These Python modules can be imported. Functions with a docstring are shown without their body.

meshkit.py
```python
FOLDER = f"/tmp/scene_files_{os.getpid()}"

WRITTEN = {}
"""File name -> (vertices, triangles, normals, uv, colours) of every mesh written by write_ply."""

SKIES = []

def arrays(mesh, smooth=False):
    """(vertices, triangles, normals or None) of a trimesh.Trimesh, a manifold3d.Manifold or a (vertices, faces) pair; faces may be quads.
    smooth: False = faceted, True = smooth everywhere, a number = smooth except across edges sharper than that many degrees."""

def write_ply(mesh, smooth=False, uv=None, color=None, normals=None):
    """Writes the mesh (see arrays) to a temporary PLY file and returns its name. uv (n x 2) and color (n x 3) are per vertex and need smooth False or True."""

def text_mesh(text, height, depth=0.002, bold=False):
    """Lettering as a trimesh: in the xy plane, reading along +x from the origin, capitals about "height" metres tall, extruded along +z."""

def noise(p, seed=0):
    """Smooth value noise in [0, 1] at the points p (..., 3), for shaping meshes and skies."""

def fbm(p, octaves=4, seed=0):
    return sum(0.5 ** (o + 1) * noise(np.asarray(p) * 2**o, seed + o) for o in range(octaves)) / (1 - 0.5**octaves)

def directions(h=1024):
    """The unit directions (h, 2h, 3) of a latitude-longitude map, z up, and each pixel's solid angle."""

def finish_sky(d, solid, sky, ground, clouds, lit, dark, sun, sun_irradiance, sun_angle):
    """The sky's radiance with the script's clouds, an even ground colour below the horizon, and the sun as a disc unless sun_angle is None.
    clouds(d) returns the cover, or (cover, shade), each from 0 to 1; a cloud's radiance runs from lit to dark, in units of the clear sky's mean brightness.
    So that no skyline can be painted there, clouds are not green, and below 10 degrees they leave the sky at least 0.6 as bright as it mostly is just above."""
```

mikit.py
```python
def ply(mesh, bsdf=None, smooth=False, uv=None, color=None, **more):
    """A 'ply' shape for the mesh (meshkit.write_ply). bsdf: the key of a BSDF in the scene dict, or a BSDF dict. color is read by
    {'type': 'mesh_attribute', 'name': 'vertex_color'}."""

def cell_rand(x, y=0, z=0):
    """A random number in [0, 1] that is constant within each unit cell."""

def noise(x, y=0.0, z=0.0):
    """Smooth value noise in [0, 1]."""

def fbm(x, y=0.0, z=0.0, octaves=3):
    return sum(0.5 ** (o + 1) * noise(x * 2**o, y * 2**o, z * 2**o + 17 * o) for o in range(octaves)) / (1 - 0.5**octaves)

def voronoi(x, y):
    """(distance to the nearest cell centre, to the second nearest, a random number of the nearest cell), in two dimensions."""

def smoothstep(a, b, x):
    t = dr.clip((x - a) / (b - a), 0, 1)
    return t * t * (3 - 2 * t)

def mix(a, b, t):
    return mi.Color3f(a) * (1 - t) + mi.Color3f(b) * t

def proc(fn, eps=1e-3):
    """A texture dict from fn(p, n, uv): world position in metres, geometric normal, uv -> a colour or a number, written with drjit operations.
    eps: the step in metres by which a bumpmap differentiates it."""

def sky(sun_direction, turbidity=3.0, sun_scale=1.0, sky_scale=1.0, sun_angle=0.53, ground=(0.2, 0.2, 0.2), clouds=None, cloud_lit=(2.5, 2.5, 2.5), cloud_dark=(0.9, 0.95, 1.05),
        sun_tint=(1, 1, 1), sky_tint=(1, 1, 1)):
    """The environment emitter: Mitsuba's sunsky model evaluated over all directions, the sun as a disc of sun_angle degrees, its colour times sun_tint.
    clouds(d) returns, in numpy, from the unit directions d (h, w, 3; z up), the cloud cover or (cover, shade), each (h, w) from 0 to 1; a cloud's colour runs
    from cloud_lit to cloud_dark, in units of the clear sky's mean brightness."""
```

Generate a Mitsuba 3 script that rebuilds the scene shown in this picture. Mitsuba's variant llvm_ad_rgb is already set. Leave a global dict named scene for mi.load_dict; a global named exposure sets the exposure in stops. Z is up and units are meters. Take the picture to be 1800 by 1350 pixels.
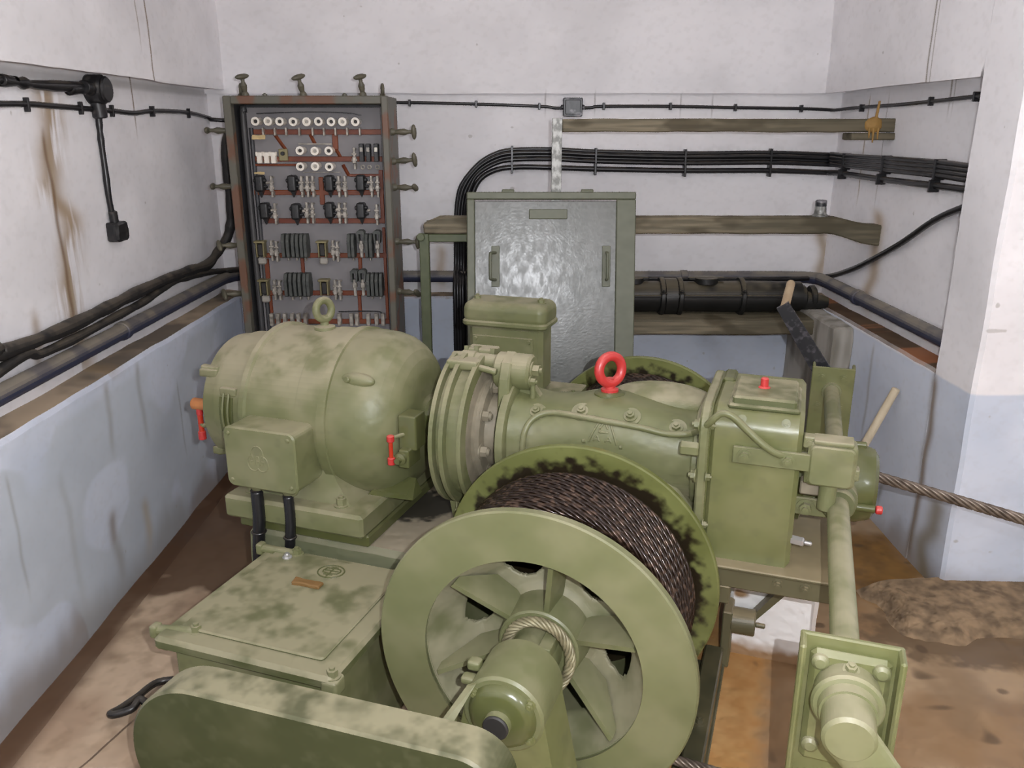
import math, random
import numpy as np
import trimesh, shapely.geometry as sg, shapely.affinity as sa
import drjit as dr
import mitsuba as mi
import mikit, meshkit
from mikit import noise, fbm, smoothstep, mix, proc

random.seed(7); np.random.seed(7)
scene, labels = {}, {}

# ------------------------------------------------------------------ camera, light, exposure
exposure = 0.55
EYE, PITCH = 1.65, math.radians(17.2)
scene['camera'] = {'type': 'perspective', 'fov_axis': 'x', 'fov': math.degrees(2 * math.atan(900 / 1455)), 'near_clip': 0.05, 'far_clip': 50.0,
    'to_world': mi.ScalarTransform4f().look_at(origin=[0, 0, EYE], target=[0, math.cos(PITCH), EYE - math.sin(PITCH)], up=[0, 0, 1])}
# the flash of the camera, a hand's breadth right of and above its lens
scene['camera_flash'] = {'type': 'point', 'position': [0.10, -0.02, EYE + 0.06], 'intensity': {'type': 'rgb', 'value': [8.3, 8.5, 8.9]}}
# unseen lamp lighting the back wall from the right; two overhead for the room
labels['unseen_side_lamp'] = {'label': 'unseen round lamp behind the camera on the right, lighting the back wall', 'category': 'lamp'}
scene['unseen_side_lamp'] = {'type': 'sphere', 'center': [1.25, -0.45, 1.78], 'radius': 0.10, 'emitter': {'type': 'area', 'radiance': {'type': 'rgb', 'value': [76, 78, 82]}}}
for k, (lx, ly) in enumerate([(-0.3, -1.1), (0.15, 2.2)]):  # out of view overhead, placed to light the walls and the winch
    labels['unseen_vault_lamp' + ('_%03d' % k if k else '')] = {'label': ('unseen round lamp under the vault behind the camera, lighting the room', 'unseen round lamp under the vault, lighting the winch and back wall')[k], 'category': 'lamp'}
    scene['unseen_vault_lamp' + ('_%03d' % k if k else '')] = {'type': 'sphere', 'center': [lx, ly, 2.62], 'radius': 0.12, 'emitter': {'type': 'area', 'radiance': {'type': 'rgb', 'value': [10, 10.3, 10.9]}}}

# ------------------------------------------------------------------ machine frame: a along the motor axis, b along the drum axle, z up
TH = math.radians(19.4)
UA, VB = np.array([math.cos(TH), -math.sin(TH), 0]), np.array([math.sin(TH), math.cos(TH), 0])
MM = np.eye(4); MM[:3, 0] = UA; MM[:3, 1] = VB

def s(r, g, b):
    return [((c / 255) / 12.92 if c < 10.3 else ((c / 255 + 0.055) / 1.055) ** 2.4) for c in (r, g, b)]

# ------------------------------------------------------------------ materials
def mat(name, color, rough=0.6, metallic=0.0, spec=0.5, bump=None, bscale=1.0, clear=0.0):
    col = proc(color) if callable(color) else {'type': 'rgb', 'value': list(color)}
    b = {'type': 'principled', 'base_color': col, 'roughness': proc(rough) if callable(rough) else rough, 'metallic': metallic, 'specular': spec}
    if clear:
        b['clearcoat'] = clear; b['clearcoat_gloss'] = 0.7
    if bump is not None:
        b = {'type': 'bumpmap', 'tex': proc(bump, 2e-3), 'scale': bscale, 'bsdf': b}
    scene[name] = {'type': 'twosided', 'bsdf': b}

def ma(p):  # world -> machine a, b
    return p.x * float(UA[0]) + p.y * float(UA[1]), p.x * float(VB[0]) + p.y * float(VB[1])

def green(dust, base=(98, 101, 68), dirt=0.25, dust_col=(150, 143, 120), side=0.22):
    c0, c1, cd, ck = s(*base), s(base[0] * 1.09, base[1] * 1.07, base[2] * 1.12), s(*dust_col), s(76, 78, 56)
    def f(p, n, uv):
        m1 = fbm(p.x * 9, p.y * 9, p.z * 9, 3)
        m2 = fbm(p.x * 26 + 5, p.y * 26, p.z * 26, 3)
        c = mix(c0, c1, smoothstep(0.3, 0.7, m1))
        c = mix(c, ck, dirt * smoothstep(0.52, 0.80, m2))
        up = smoothstep(0.15, 0.9, n.z)
        d = up * (0.25 + 0.75 * smoothstep(0.34, 0.58, 0.6 * m1 + 0.4 * m2)) + side * smoothstep(0.45, 0.7, m1)
        return mix(c, cd, dr.clip(dust * d, 0, 0.95))
    return f

def cast_bump(p, n, uv):
    return fbm(p.x * 45, p.y * 45, p.z * 45, 2)

mat('paint_dusty', green(0.80), 0.55, spec=0.4, bump=cast_bump, bscale=0.0012)
mat('paint_mid', green(0.50), 0.42, spec=0.45, bump=cast_bump, bscale=0.0014)
mat('paint_clean', green(0.20, (96, 99, 62)), 0.34, spec=0.5, bump=cast_bump, bscale=0.0008)
mat('paint_gloss', green(0.08, (76, 80, 46)), 0.22, spec=0.5, bump=cast_bump, bscale=0.0010)
mat('paint_dark', green(0.95, (74, 79, 48), 0.4, (136, 131, 106)), 0.5, spec=0.4)
mat('paint_guard', green(0.95, (50, 56, 30), 0.3, (136, 131, 106), 0.05), 0.5, spec=0.4)
mat('paint_chalky', lambda p, n, uv: mix(s(98, 100, 70), s(136, 132, 108), smoothstep(0.2, 0.7, fbm(p.x * 11, p.y * 11, p.z * 11, 4))), 0.6, bump=cast_bump, bscale=0.001)
mat('paint_drum', green(0.25, (97, 100, 68), 0.12), 0.42, spec=0.45, bump=cast_bump, bscale=0.0006)

def oily(p, n, uv):
    a, b = ma(p)
    r = dr.sqrt(dr.square(a + 0.52) + dr.square(p.z - 0.43))
    w = fbm(p.x * 38, p.y * 38, p.z * 38, 3)
    g = mix(s(88, 92, 50), s(102, 106, 62), smoothstep(0.3, 0.7, fbm(p.x * 8, p.y * 8, p.z * 8)))
    g = mix(g, s(30, 24, 14), smoothstep(0.372, 0.335, r + 0.06 * (w - 0.5) + 0.03 * (noise(a * 60, p.z * 60) - 0.5)))
    return mix(g, s(34, 27, 17), smoothstep(0.32, 0.24, p.z + 0.16 * (w - 0.5)) * smoothstep(-0.4, -0.3, a))
mat('paint_oily', oily, 0.3, spec=0.5)

def rope_col(p, n, uv):
    w = noise(p.x * 90, p.y * 90, p.z * 90)
    return mix(s(36, 24, 17), s(80, 62, 50), smoothstep(0.45, 0.85, w))
mat('rope_greasy', rope_col, 0.18, metallic=0.45, spec=0.8)
mat('rope_grey', lambda p, n, uv: mix(s(98, 92, 70), s(142, 136, 108), noise(p.x * 60, p.y * 60, p.z * 60)), 0.45, metallic=0.2)
mat('rope_dark', lambda p, n, uv: mix(s(74, 64, 56), s(128, 116, 104), noise(p.x * 50, p.y * 50, p.z * 50)), 0.32, metallic=0.5)

def black(p, n, uv):
    d = smoothstep(0.2, 0.9, n.z) * smoothstep(0.3, 0.6, fbm(p.x * 20, p.y * 20, p.z * 20))
    return mix(s(22, 22, 24), s(92, 84, 74), 0.45 * d)
mat('cable_black', black, 0.32, spec=0.5)
def dustycable(p, n, uv):
    d = smoothstep(-0.3, 0.8, n.z) * smoothstep(0.2, 0.6, fbm(p.x * 14, p.y * 14, p.z * 14))
    return mix(s(28, 27, 27), s(104, 94, 80), 0.42 * d)
mat('cable_dusty', dustycable, 0.6)
mat('pipe_blue', lambda p, n, uv: mix(s(46, 50, 70), s(120, 113, 102), smoothstep(-0.2, 0.7, n.z) * (0.5 + 0.5 * smoothstep(0.3, 0.6, fbm(p.x * 12, p.y * 12, p.z * 12)))), 0.5)
mat('iron_black', lambda p, n, uv: mix(s(26, 26, 25), s(96, 88, 70), 0.75 * smoothstep(0.1, 0.85, n.z) * smoothstep(0.25, 0.55, fbm(p.x * 9, p.y * 9, p.z * 9))), 0.4)
mat('lever_black', lambda p, n, uv: mix(s(30, 30, 33), s(88, 84, 90), 0.5 * smoothstep(0.5, 0.8, fbm(p.x * 60, p.y * 60, p.z * 60))), 0.3)

def wood(p, n, uv):
    g = fbm(p.x * 5, p.y * 60, p.z * 70, 3)
    c = mix(s(90, 84, 68), s(122, 112, 92), smoothstep(0.25, 0.75, g))
    st = smoothstep(0.52, 0.72, fbm(p.x * 7 + 3, p.y * 6, p.z * 12, 3))
    c = mix(c, s(62, 54, 36), 0.75 * st)
    wet = smoothstep(0.9, 1.5, p.x + 0.3 * fbm(p.x * 6, p.z * 14))
    return mix(c, s(58, 54, 38), 0.55 * wet)
mat('wood_grey', wood, 0.75)
mat('wood_handle', lambda p, n, uv: mix(s(150, 128, 100), s(176, 156, 128), fbm(p.x * 30, p.y * 30, p.z * 6)), 0.6)
mat('wood_pale', lambda p, n, uv: mix(s(182, 168, 142), s(204, 190, 164), fbm(p.x * 30, p.y * 30, p.z * 6)), 0.6)
mat('rust_knob', lambda p, n, uv: mix(s(150, 92, 54), s(176, 118, 70), fbm(p.x * 30, p.y * 30, p.z * 30)), 0.5)
mat('galvanised', lambda p, n, uv: mix(s(104, 104, 100), s(160, 160, 156), smoothstep(0.35, 0.75, fbm(p.x * 70, p.y * 70, p.z * 40))), 0.45, metallic=0.3)

def wallcol(base, base2):
    def f(p, n, uv):
        c = mix(s(*base), s(*base2), smoothstep(0.3, 0.7, fbm(p.x * 2.2, p.y * 2.2, p.z * 2.2, 4)))
        return c
    return f
WHITE, WHITE2 = s(210, 208, 210), s(224, 222, 224)
BLUE, BLUE2 = s(180, 188, 202), s(198, 204, 216)
BROWN, TAN = s(92, 74, 52), s(168, 146, 116)

def streak(t, z, t0, w, z0, z1, lean=0.0):
    wob = 0.7 * w * (noise(z * 9, t0 * 31) - 0.5) * 2
    x = (t - t0 - lean * (z1 - z) - wob) / w
    return dr.exp(-x * x) * smoothstep(z0 - 0.04, z0 + 0.1, z) * smoothstep(z1 + 0.02, z1 - 0.05, z)

def wall_common(p, n, top):
    w = fbm(p.x * 2.4, p.y * 2.4, p.z * 2.4, 4)
    fine = fbm(p.x * 40 + 13 * p.z, p.y * 40 + 11 * p.z, p.z * 37 - 9 * p.x - 8 * p.y, 3)
    c = mix(WHITE, WHITE2, smoothstep(0.3, 0.65, w))
    blue = mix(BLUE, BLUE2, smoothstep(0.3, 0.7, w))
    edge = smoothstep(top + 0.006, top - 0.006, p.z + 0.02 * (fbm(p.x * 8, p.y * 8, p.z * 3) - 0.5))
    c = mix(c, blue, edge)
    c = mix(c, s(150, 146, 140), 0.10 * smoothstep(0.45, 0.85, fine) + 0.5 * smoothstep(0.93, 0.97, noise(p.x * 23, p.y * 23, p.z * 23)))
    # damp and dirt along the foot and on every ledge
    foot = smoothstep(0.16, 0.0, p.z + 0.22 * (fbm(p.x * 5, p.y * 5, 3.0, 3) - 0.5))
    c = mix(c, s(122, 108, 92), 0.7 * foot)
    ledge = smoothstep(0.6, 0.9, n.z) * smoothstep(1.2, 1.0, p.z)
    led = mix(s(150, 130, 104), s(80, 66, 46), smoothstep(0.38, 0.62, fbm(p.x * 6, p.y * 4, 1.7, 4)))
    return mix(c, led, 0.92 * ledge), w, fine

def left_col(p, n, uv):
    c, w, fine = wall_common(p, n, 0.803)
    k = streak(p.y, p.z, 2.905, 0.075, 0.78, 1.80) * smoothstep(0.25, 0.55, fbm(p.y * 34, p.z * 5, 2.0, 3))
    c = mix(c, s(146, 122, 90), 0.85 * k)
    c = mix(c, s(110, 84, 56), 0.75 * streak(p.y, p.z, 2.865, 0.012, 0.95, 1.65))
    c = mix(c, s(140, 116, 84), 0.6 * streak(p.y, p.z, 2.62, 0.025, 0.85, 1.09))
    c = mix(c, s(104, 84, 62), 0.85 * streak(p.y, p.z, 3.568, 0.006, 1.62, 2.9))
    c = mix(c, s(120, 104, 84), 0.6 * streak(p.y, p.z, 3.48, 0.005, 1.95, 2.2))
    for y0, w0, z0, z1, col, a in [(3.07, 0.02, 0.45, 0.79, (120, 110, 92), 0.5), (2.81, 0.02, 0.5, 0.79, (128, 116, 96), 0.5), (2.74, 0.03, 0.02, 0.33, (120, 100, 76), 0.6),
            (2.97, 0.03, 0.03, 0.26, (176, 146, 92), 0.7), (3.43, 0.008, 0.25, 0.6, (120, 120, 120), 0.6), (2.19, 0.008, 0.3, 0.7, (130, 126, 120), 0.6), (2.45, 0.02, 0.1, 0.6, (150, 150, 146), 0.4)]:
        c = mix(c, s(*col), a * streak(p.y, p.z, y0, w0, z0, z1))
    patch = smoothstep(0.5, 0.56, fbm(p.y * 2.6 + 8, p.z * 3.1, 2.0, 2)) * smoothstep(0.77, 0.72, p.z)
    c = mix(c, s(168, 174, 178), 0.5 * patch)
    band = smoothstep(1.84, 1.82, p.z) * smoothstep(1.79, 1.81, p.z)  # grey of the lintel underside, painted into the plaster as a band
    return mix(c, s(150, 148, 145), 0.5 * band)

def back_col(p, n, uv):
    c, w, fine = wall_common(p, n, 0.792)
    c = mix(c, s(150, 122, 78), 0.8 * streak(p.x, p.z, -0.383, 0.03, 0.8, 1.06) * (0.4 + 0.6 * fbm(p.x * 30, p.z * 8)))
    c = mix(c, s(150, 132, 106), 0.8 * streak(p.x, p.z, 1.66, 0.035, 0.8, 1.2))
    for x0, z1 in [(0.17, 1.83), (0.42, 1.83), (0.86, 1.82), (1.02, 1.81)]:
        c = mix(c, s(110, 104, 98), 0.6 * streak(p.x, p.z, x0, 0.004, z1 - 0.12, z1))
    return c

def right_col(p, n, uv):
    c, w, fine = wall_common(p, n, 0.772)
    for y0, w0, z0, z1, col, a in [(3.84, 0.06, 0.8, 1.3, (150, 124, 84), 0.7), (3.36, 0.006, 1.7, 2.9, (110, 100, 86), 0.8), (3.33, 0.004, 1.7, 2.9, (120, 110, 96), 0.6), (3.9, 0.005, 1.3, 1.8, (120, 112, 100), 0.5),
            (4.11, 0.006, 1.3, 1.8, (136, 116, 84), 0.8), (2.95, 0.025, 0.0, 0.78, (112, 92, 66), 0.8), (3.26, 0.02, 0.08, 0.2, (110, 110, 108), 0.8), (2.84, 0.06, -0.1, 0.35, (116, 104, 76), 0.75), (3.5, 0.012, 0.3, 0.75, (140, 136, 130), 0.5)]:
        c = mix(c, s(*col), a * streak(p.y, p.z, y0, w0, z0, z1))
    c = mix(c, s(60, 56, 52), 0.8 * smoothstep(0.010, 0.004, dr.abs(p.y - 2.968 + 0.012 * (noise(p.z * 22, 1.0, 2.0) - 0.5))) * smoothstep(0.74, 0.8, p.z) * smoothstep(1.86, 1.82, p.z))
    rust = smoothstep(0.6, 0.9, n.z) * smoothstep(1.0, 0.9, p.z)
    return mix(c, mix(s(70, 48, 30), s(140, 84, 50), smoothstep(0.45, 0.65, fbm(p.y * 9, 2.0, 4.0, 3))), 0.85 * rust)

def plaster(p, n, uv):
    return 0.85 * fbm(p.x * 3.3 + 0.37 * p.z, p.y * 3.1 + 0.41 * p.z, p.z * 2.6, 4) + 0.1 * fbm(p.x * 60 + 20 * p.z, p.y * 60 + 17 * p.z, p.z * 55, 2)
mat('plaster_left', left_col, 0.75, spec=0.3, bump=plaster, bscale=0.010)
mat('plaster_back', back_col, 0.75, spec=0.3, bump=plaster, bscale=0.007)
mat('plaster_right', right_col, 0.75, spec=0.3, bump=plaster, bscale=0.008)
mat('plaster_white', wallcol((206, 202, 200), (222, 219, 217)), 0.8, spec=0.3)

def floor_col(p, n, uv):
    a, b = ma(p)
    w = fbm(p.x * 3, p.y * 3, 1.0, 4)
    f2 = fbm(p.x * 22, p.y * 22, 5.0, 3)
    c = mix(s(158, 134, 112), s(180, 158, 134), smoothstep(0.3, 0.65, w))
    c = mix(c, s(128, 106, 82), 0.4 * smoothstep(0.4, 0.85, f2))
    right = smoothstep(0.1, 0.5, p.x)
    c = mix(c, mix(s(122, 92, 58), s(152, 128, 98), smoothstep(0.3, 0.6, fbm(p.x * 4 + 9, p.y * 4, 2.0, 3))), 0.8 * right)
    # wet stain by the left wall behind the motor
    e = dr.sqrt(dr.square((p.x + 1.15) / 0.42) + dr.square((p.y - 3.25) / 0.62))
    wet = smoothstep(1.05, 0.92, e + 0.9 * (fbm(p.x * 6, p.y * 6, 9.0, 3) - 0.5))
    c = mix(c, s(84, 62, 44), 0.9 * wet)
    c = mix(c, s(104, 82, 60), 0.6 * smoothstep(0.55, 0.78, fbm(p.x * 5 + 2, p.y * 5, 12.0, 3)))
    gut = smoothstep(-1.30, -1.40, p.x + 0.05 * (fbm(p.x * 9, p.y * 5, 2.0, 3) - 0.5))
    c = mix(c, s(78, 54, 36), 0.9 * gut)
    # rusty water standing along the rail and by the right hand wall
    r1 = smoothstep(0.05, -0.02, a + 0.05 * (f2 - 0.5)) * smoothstep(-0.3, -0.2, a) * smoothstep(0.4, 0.9, b)
    c = mix(c, mix(s(150, 102, 50), s(176, 138, 88), f2), 0.85 * r1)
    e2 = dr.sqrt(dr.square((p.x - 1.30) / 0.3) + dr.square((p.y - 2.95) / 0.36))
    c = mix(c, mix(s(92, 66, 34), s(132, 96, 44), f2), 0.9 * smoothstep(1.1, 0.7, e2 + 0.8 * (fbm(p.x * 7, p.y * 7, 3.0, 3) - 0.5)))
    e3 = dr.sqrt(dr.square((p.x - 1.75) / 0.6) + dr.square((p.y - 2.45) / 0.22))
    c = mix(c, s(92, 74, 54), 0.85 * smoothstep(1.1, 0.8, e3 + 0.5 * (f2 - 0.5)))
    lx = (p.x + 1.14) * 0.945 + (p.y - 1.9) * -0.326
    c = mix(c, s(70, 54, 40), 0.8 * smoothstep(0.005, 0.002, dr.abs(lx + 0.01 * (noise(p.y * 14, 3.0, 1.0) - 0.5))) * smoothstep(2.05, 1.98, p.y))
    spot = smoothstep(0.80, 0.92, noise(p.x * 14 + 3, p.y * 14, 7.0)) * smoothstep(0.2, 0.4, p.x)
    return mix(c, s(78, 62, 46), 0.7 * spot)
def floor_rough(p, n, uv):
    return 0.35 + 0.4 * smoothstep(0.35, 0.6, fbm(p.x * 4, p.y * 4, 6.0, 3))
mat('concrete_floor', floor_col, floor_rough, spec=0.35, bump=lambda p, n, uv: fbm(p.x * 30, p.y * 30, p.z * 30, 3), bscale=0.006)

def plinth_col(p, n, uv):
    a, b = ma(p)
    w = fbm(p.x * 8, p.y * 8, p.z * 8, 3)
    up = smoothstep(0.4, 0.8, n.z)
    c = mix(s(92, 97, 70), s(108, 110, 86), w)
    c = mix(c, mix(s(130, 120, 103), s(150, 140, 122), w), 0.9 * up)
    e = dr.sqrt(dr.square((a + 1.17) / 0.15) + dr.square((b - 2.33) / 0.12))
    return mix(c, s(34, 32, 26), 0.93 * smoothstep(1.1, 0.8, e + 0.9 * (fbm(p.x * 22, p.y * 22, 3.0, 3) - 0.5)) * up)
mat('concrete_plinth', plinth_col, 0.6, bump=cast_bump, bscale=0.004)
mat('concrete_white', lambda p, n, uv: mix(s(218, 216, 214), s(140, 112, 82), dr.maximum(smoothstep(0.07, 0.02, p.z + 0.06 * (fbm(p.x * 18, p.y * 18, p.z * 18) - 0.5)), smoothstep(0.78, 0.86, fbm(p.x * 9 + 4, p.y * 9, p.z * 9)))), 0.6, bump=cast_bump, bscale=0.005)
mat('dirt', lambda p, n, uv: mix(s(92, 76, 58), s(138, 116, 90), smoothstep(0.2, 0.8, fbm(p.x * 26, p.y * 26, p.z * 30, 3))), 0.9, bump=lambda p, n, uv: fbm(p.x * 50, p.y * 50, p.z * 50, 3), bscale=0.02)
mat('steel_dirty', lambda p, n, uv: mix(s(84, 80, 58), s(150, 136, 108), smoothstep(0.3, 0.9, n.z) * (0.4 + 0.6 * fbm(p.x * 12, p.y * 12, p.z * 12))), 0.45)
mat('steel_rail', lambda p, n, uv: mix(s(44, 46, 34), s(86, 80, 58), fbm(p.x * 14, p.y * 14, p.z * 14)), 0.3, spec=0.5)

def frame_col(p, n, uv):
    r = smoothstep(0.5, 0.66, fbm(p.x * 12, p.y * 12, p.z * 9, 3))
    return mix(s(88, 86, 76), s(104, 62, 40), 0.7 * r)
mat('frame_rust', frame_col, 0.5)
mat('slate', lambda p, n, uv: mix(s(112, 110, 112), s(126, 123, 124), fbm(p.x * 10, p.y * 10, p.z * 10)), 0.6)
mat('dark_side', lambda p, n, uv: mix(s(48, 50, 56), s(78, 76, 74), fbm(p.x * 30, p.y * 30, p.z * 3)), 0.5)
mat('bar_rust', lambda p, n, uv: mix(s(88, 34, 22), s(124, 66, 34), fbm(p.x * 14, p.y * 14, p.z * 14)), 0.5)
mat('porcelain', s(222, 216, 204), 0.25, clear=0.5)
mat('porcelain_dim', s(150, 146, 138), 0.4)
mat('bakelite', s(34, 35, 36), 0.4)
mat('hole_dark', s(40, 38, 36), 0.6)
mat('coil_dark', lambda p, n, uv: mix(s(50, 54, 52), s(82, 84, 80), fbm(p.x * 40, p.y * 40, p.z * 40)), 0.6)
mat('contact_metal', lambda p, n, uv: mix(s(112, 108, 100), s(184, 178, 168), noise(p.x * 80, p.y * 80, p.z * 80)), 0.4, metallic=0.35)
mat('brass_dull', s(132, 124, 92), 0.45, metallic=0.4)
mat('knob_iron', lambda p, n, uv: mix(s(70, 70, 58), s(96, 90, 74), fbm(p.x * 30, p.y * 30, p.z * 30)), 0.5)
mat('paper_tan', s(186, 164, 120), 0.8)

def cover_col(p, n, uv):
    d = fbm(p.x * 14, 2.0, p.z * 5, 4)
    c = mix(s(80, 82, 77), s(88, 90, 85), smoothstep(0.35, 0.65, fbm(p.x * 70, p.y * 70, p.z * 70, 2)))
    return mix(c, s(102, 102, 99), 0.4 * smoothstep(0.4, 0.7, d))
mat('cover_grey', cover_col, lambda p, n, uv: 0.27 + 0.10 * smoothstep(0.3, 0.7, fbm(p.x * 60, p.y * 40, p.z * 22, 3)), spec=0.6, bump=lambda p, n, uv: fbm(p.x * 150, p.y * 150, p.z * 120, 2), bscale=0.00035)
mat('cover_frame', lambda p, n, uv: mix(s(82, 86, 68), s(100, 102, 86), fbm(p.x * 20, p.y * 20, p.z * 20)), 0.5)
mat('post_green', lambda p, n, uv: mix(s(66, 74, 50), s(86, 92, 66), fbm(p.x * 30, p.y * 30, p.z * 20)), 0.5)
mat('red_paint', lambda p, n, uv: mix(s(172, 46, 44), s(196, 92, 86), smoothstep(0.4, 0.8, n.z) * fbm(p.x * 40, p.y * 40, p.z * 40)), 0.35, clear=0.4)
mat('glass_red', s(170, 50, 30), 0.2)
mat('bright_metal', s(196, 196, 196), 0.25, metallic=0.7)
mat('bare_metal', lambda p, n, uv: mix(s(112, 106, 90), s(146, 138, 120), fbm(p.x * 25, p.y * 25, p.z * 25)), 0.45, metallic=0.15)
mat('orange_scrap', s(112, 84, 46), 0.7)
mat('box_dark', lambda p, n, uv: mix(s(38, 39, 42), s(120, 118, 122), smoothstep(0.5, 0.7, fbm(p.x * 30, p.y * 30, p.z * 30))), 0.35)
mat('box_black', lambda p, n, uv: mix(s(26, 26, 28), s(70, 66, 62), 0.6 * smoothstep(0.55, 0.8, fbm(p.x * 34, p.y * 34, p.z * 34))), 0.4)
mat('concrete_grey', lambda p, n, uv: mix(s(112, 108, 98), s(160, 156, 148), smoothstep(0.3, 0.7, fbm(p.x * 16, p.y * 16, p.z * 3, 3))), 0.8)
mat('mastic', lambda p, n, uv: mix(s(150, 116, 58), s(126, 96, 50), fbm(p.x * 30, p.y * 30, p.z * 30)), 0.7)

# ------------------------------------------------------------------ shape helpers
def numbered(key):
    if key not in scene and key not in labels:
        return key
    k = 1
    while '%s_%03d' % (key, k) in scene or '%s_%03d' % (key, k) in labels:
        k += 1
    return '%s_%03d' % (key, k)

def thing(name, label, cat, group=None):
    key = numbered(name)
    labels[key] = {'label': label, 'category': cat}
    if group:
        labels[key]['group'] = group
    return key

def obj(name, mesh, m, parent=None, smooth=32, label=None, cat=None, group=None, mach=False, kind=None):
    key = numbered((parent + '__' if parent else '') + name)
    if isinstance(mesh, list):
        mesh = cat_(mesh)
    if mach:
        mesh = mesh.copy(); mesh.apply_transform(MM)
    scene[key] = mikit.ply(mesh, m, smooth=smooth)
    e = {}
    if label: e['label'] = label
    if cat: e['category'] = cat
    if group: e['group'] = group
    if kind: e['kind'] = kind
    if e: labels[key] = e
    return key

def part(name, mesh, m, parent, smooth=32, label=None):           # a part in machine coordinates
    return obj(name, mesh, m, parent, smooth, label, mach=True)

def struct(name, mesh, m, smooth=32, label=None):
    e = obj(name, mesh, m, None, smooth, label)
    labels.setdefault(e, {})['kind'] = 'structure'
    return e

def cat_(ms):
    return trimesh.util.concatenate([x for x in ms])

def hullpts(p):
    return trimesh.convex.convex_hull(np.asarray(p, float))

def bx(x0, x1, y0, y1, z0, z1, c=0.004):
    x0, x1 = sorted((x0, x1)); y0, y1 = sorted((y0, y1)); z0, z1 = sorted((z0, z1))
    c = min(c, (x1 - x0) * .45, (y1 - y0) * .45, (z1 - z0) * .45)
    if c <= 0:
        m = trimesh.creation.box((x1 - x0, y1 - y0, z1 - z0)); m.apply_translation(((x0 + x1) / 2, (y0 + y1) / 2, (z0 + z1) / 2)); return m
    P = []
    for x, sx in ((x0, 1), (x1, -1)):
        for y, sy in ((y0, 1), (y1, -1)):
            for z, sz in ((z0, 1), (z1, -1)):
                P += [(x, y + sy * c, z + sz * c), (x + sx * c, y, z + sz * c), (x + sx * c, y + sy * c, z)]
    return hullpts(P)

def rbx(x0, x1, y0, y1, z0, z1, r, n=2):
    sp = trimesh.creation.icosphere(subdivisions=n, radius=r).vertices
    P = [sp + np.array([x, y, z]) for x in (x0 + r, x1 - r) for y in (y0 + r, y1 - r) for z in (z0 + r, z1 - r)]
    return hullpts(np.vstack(P))

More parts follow.
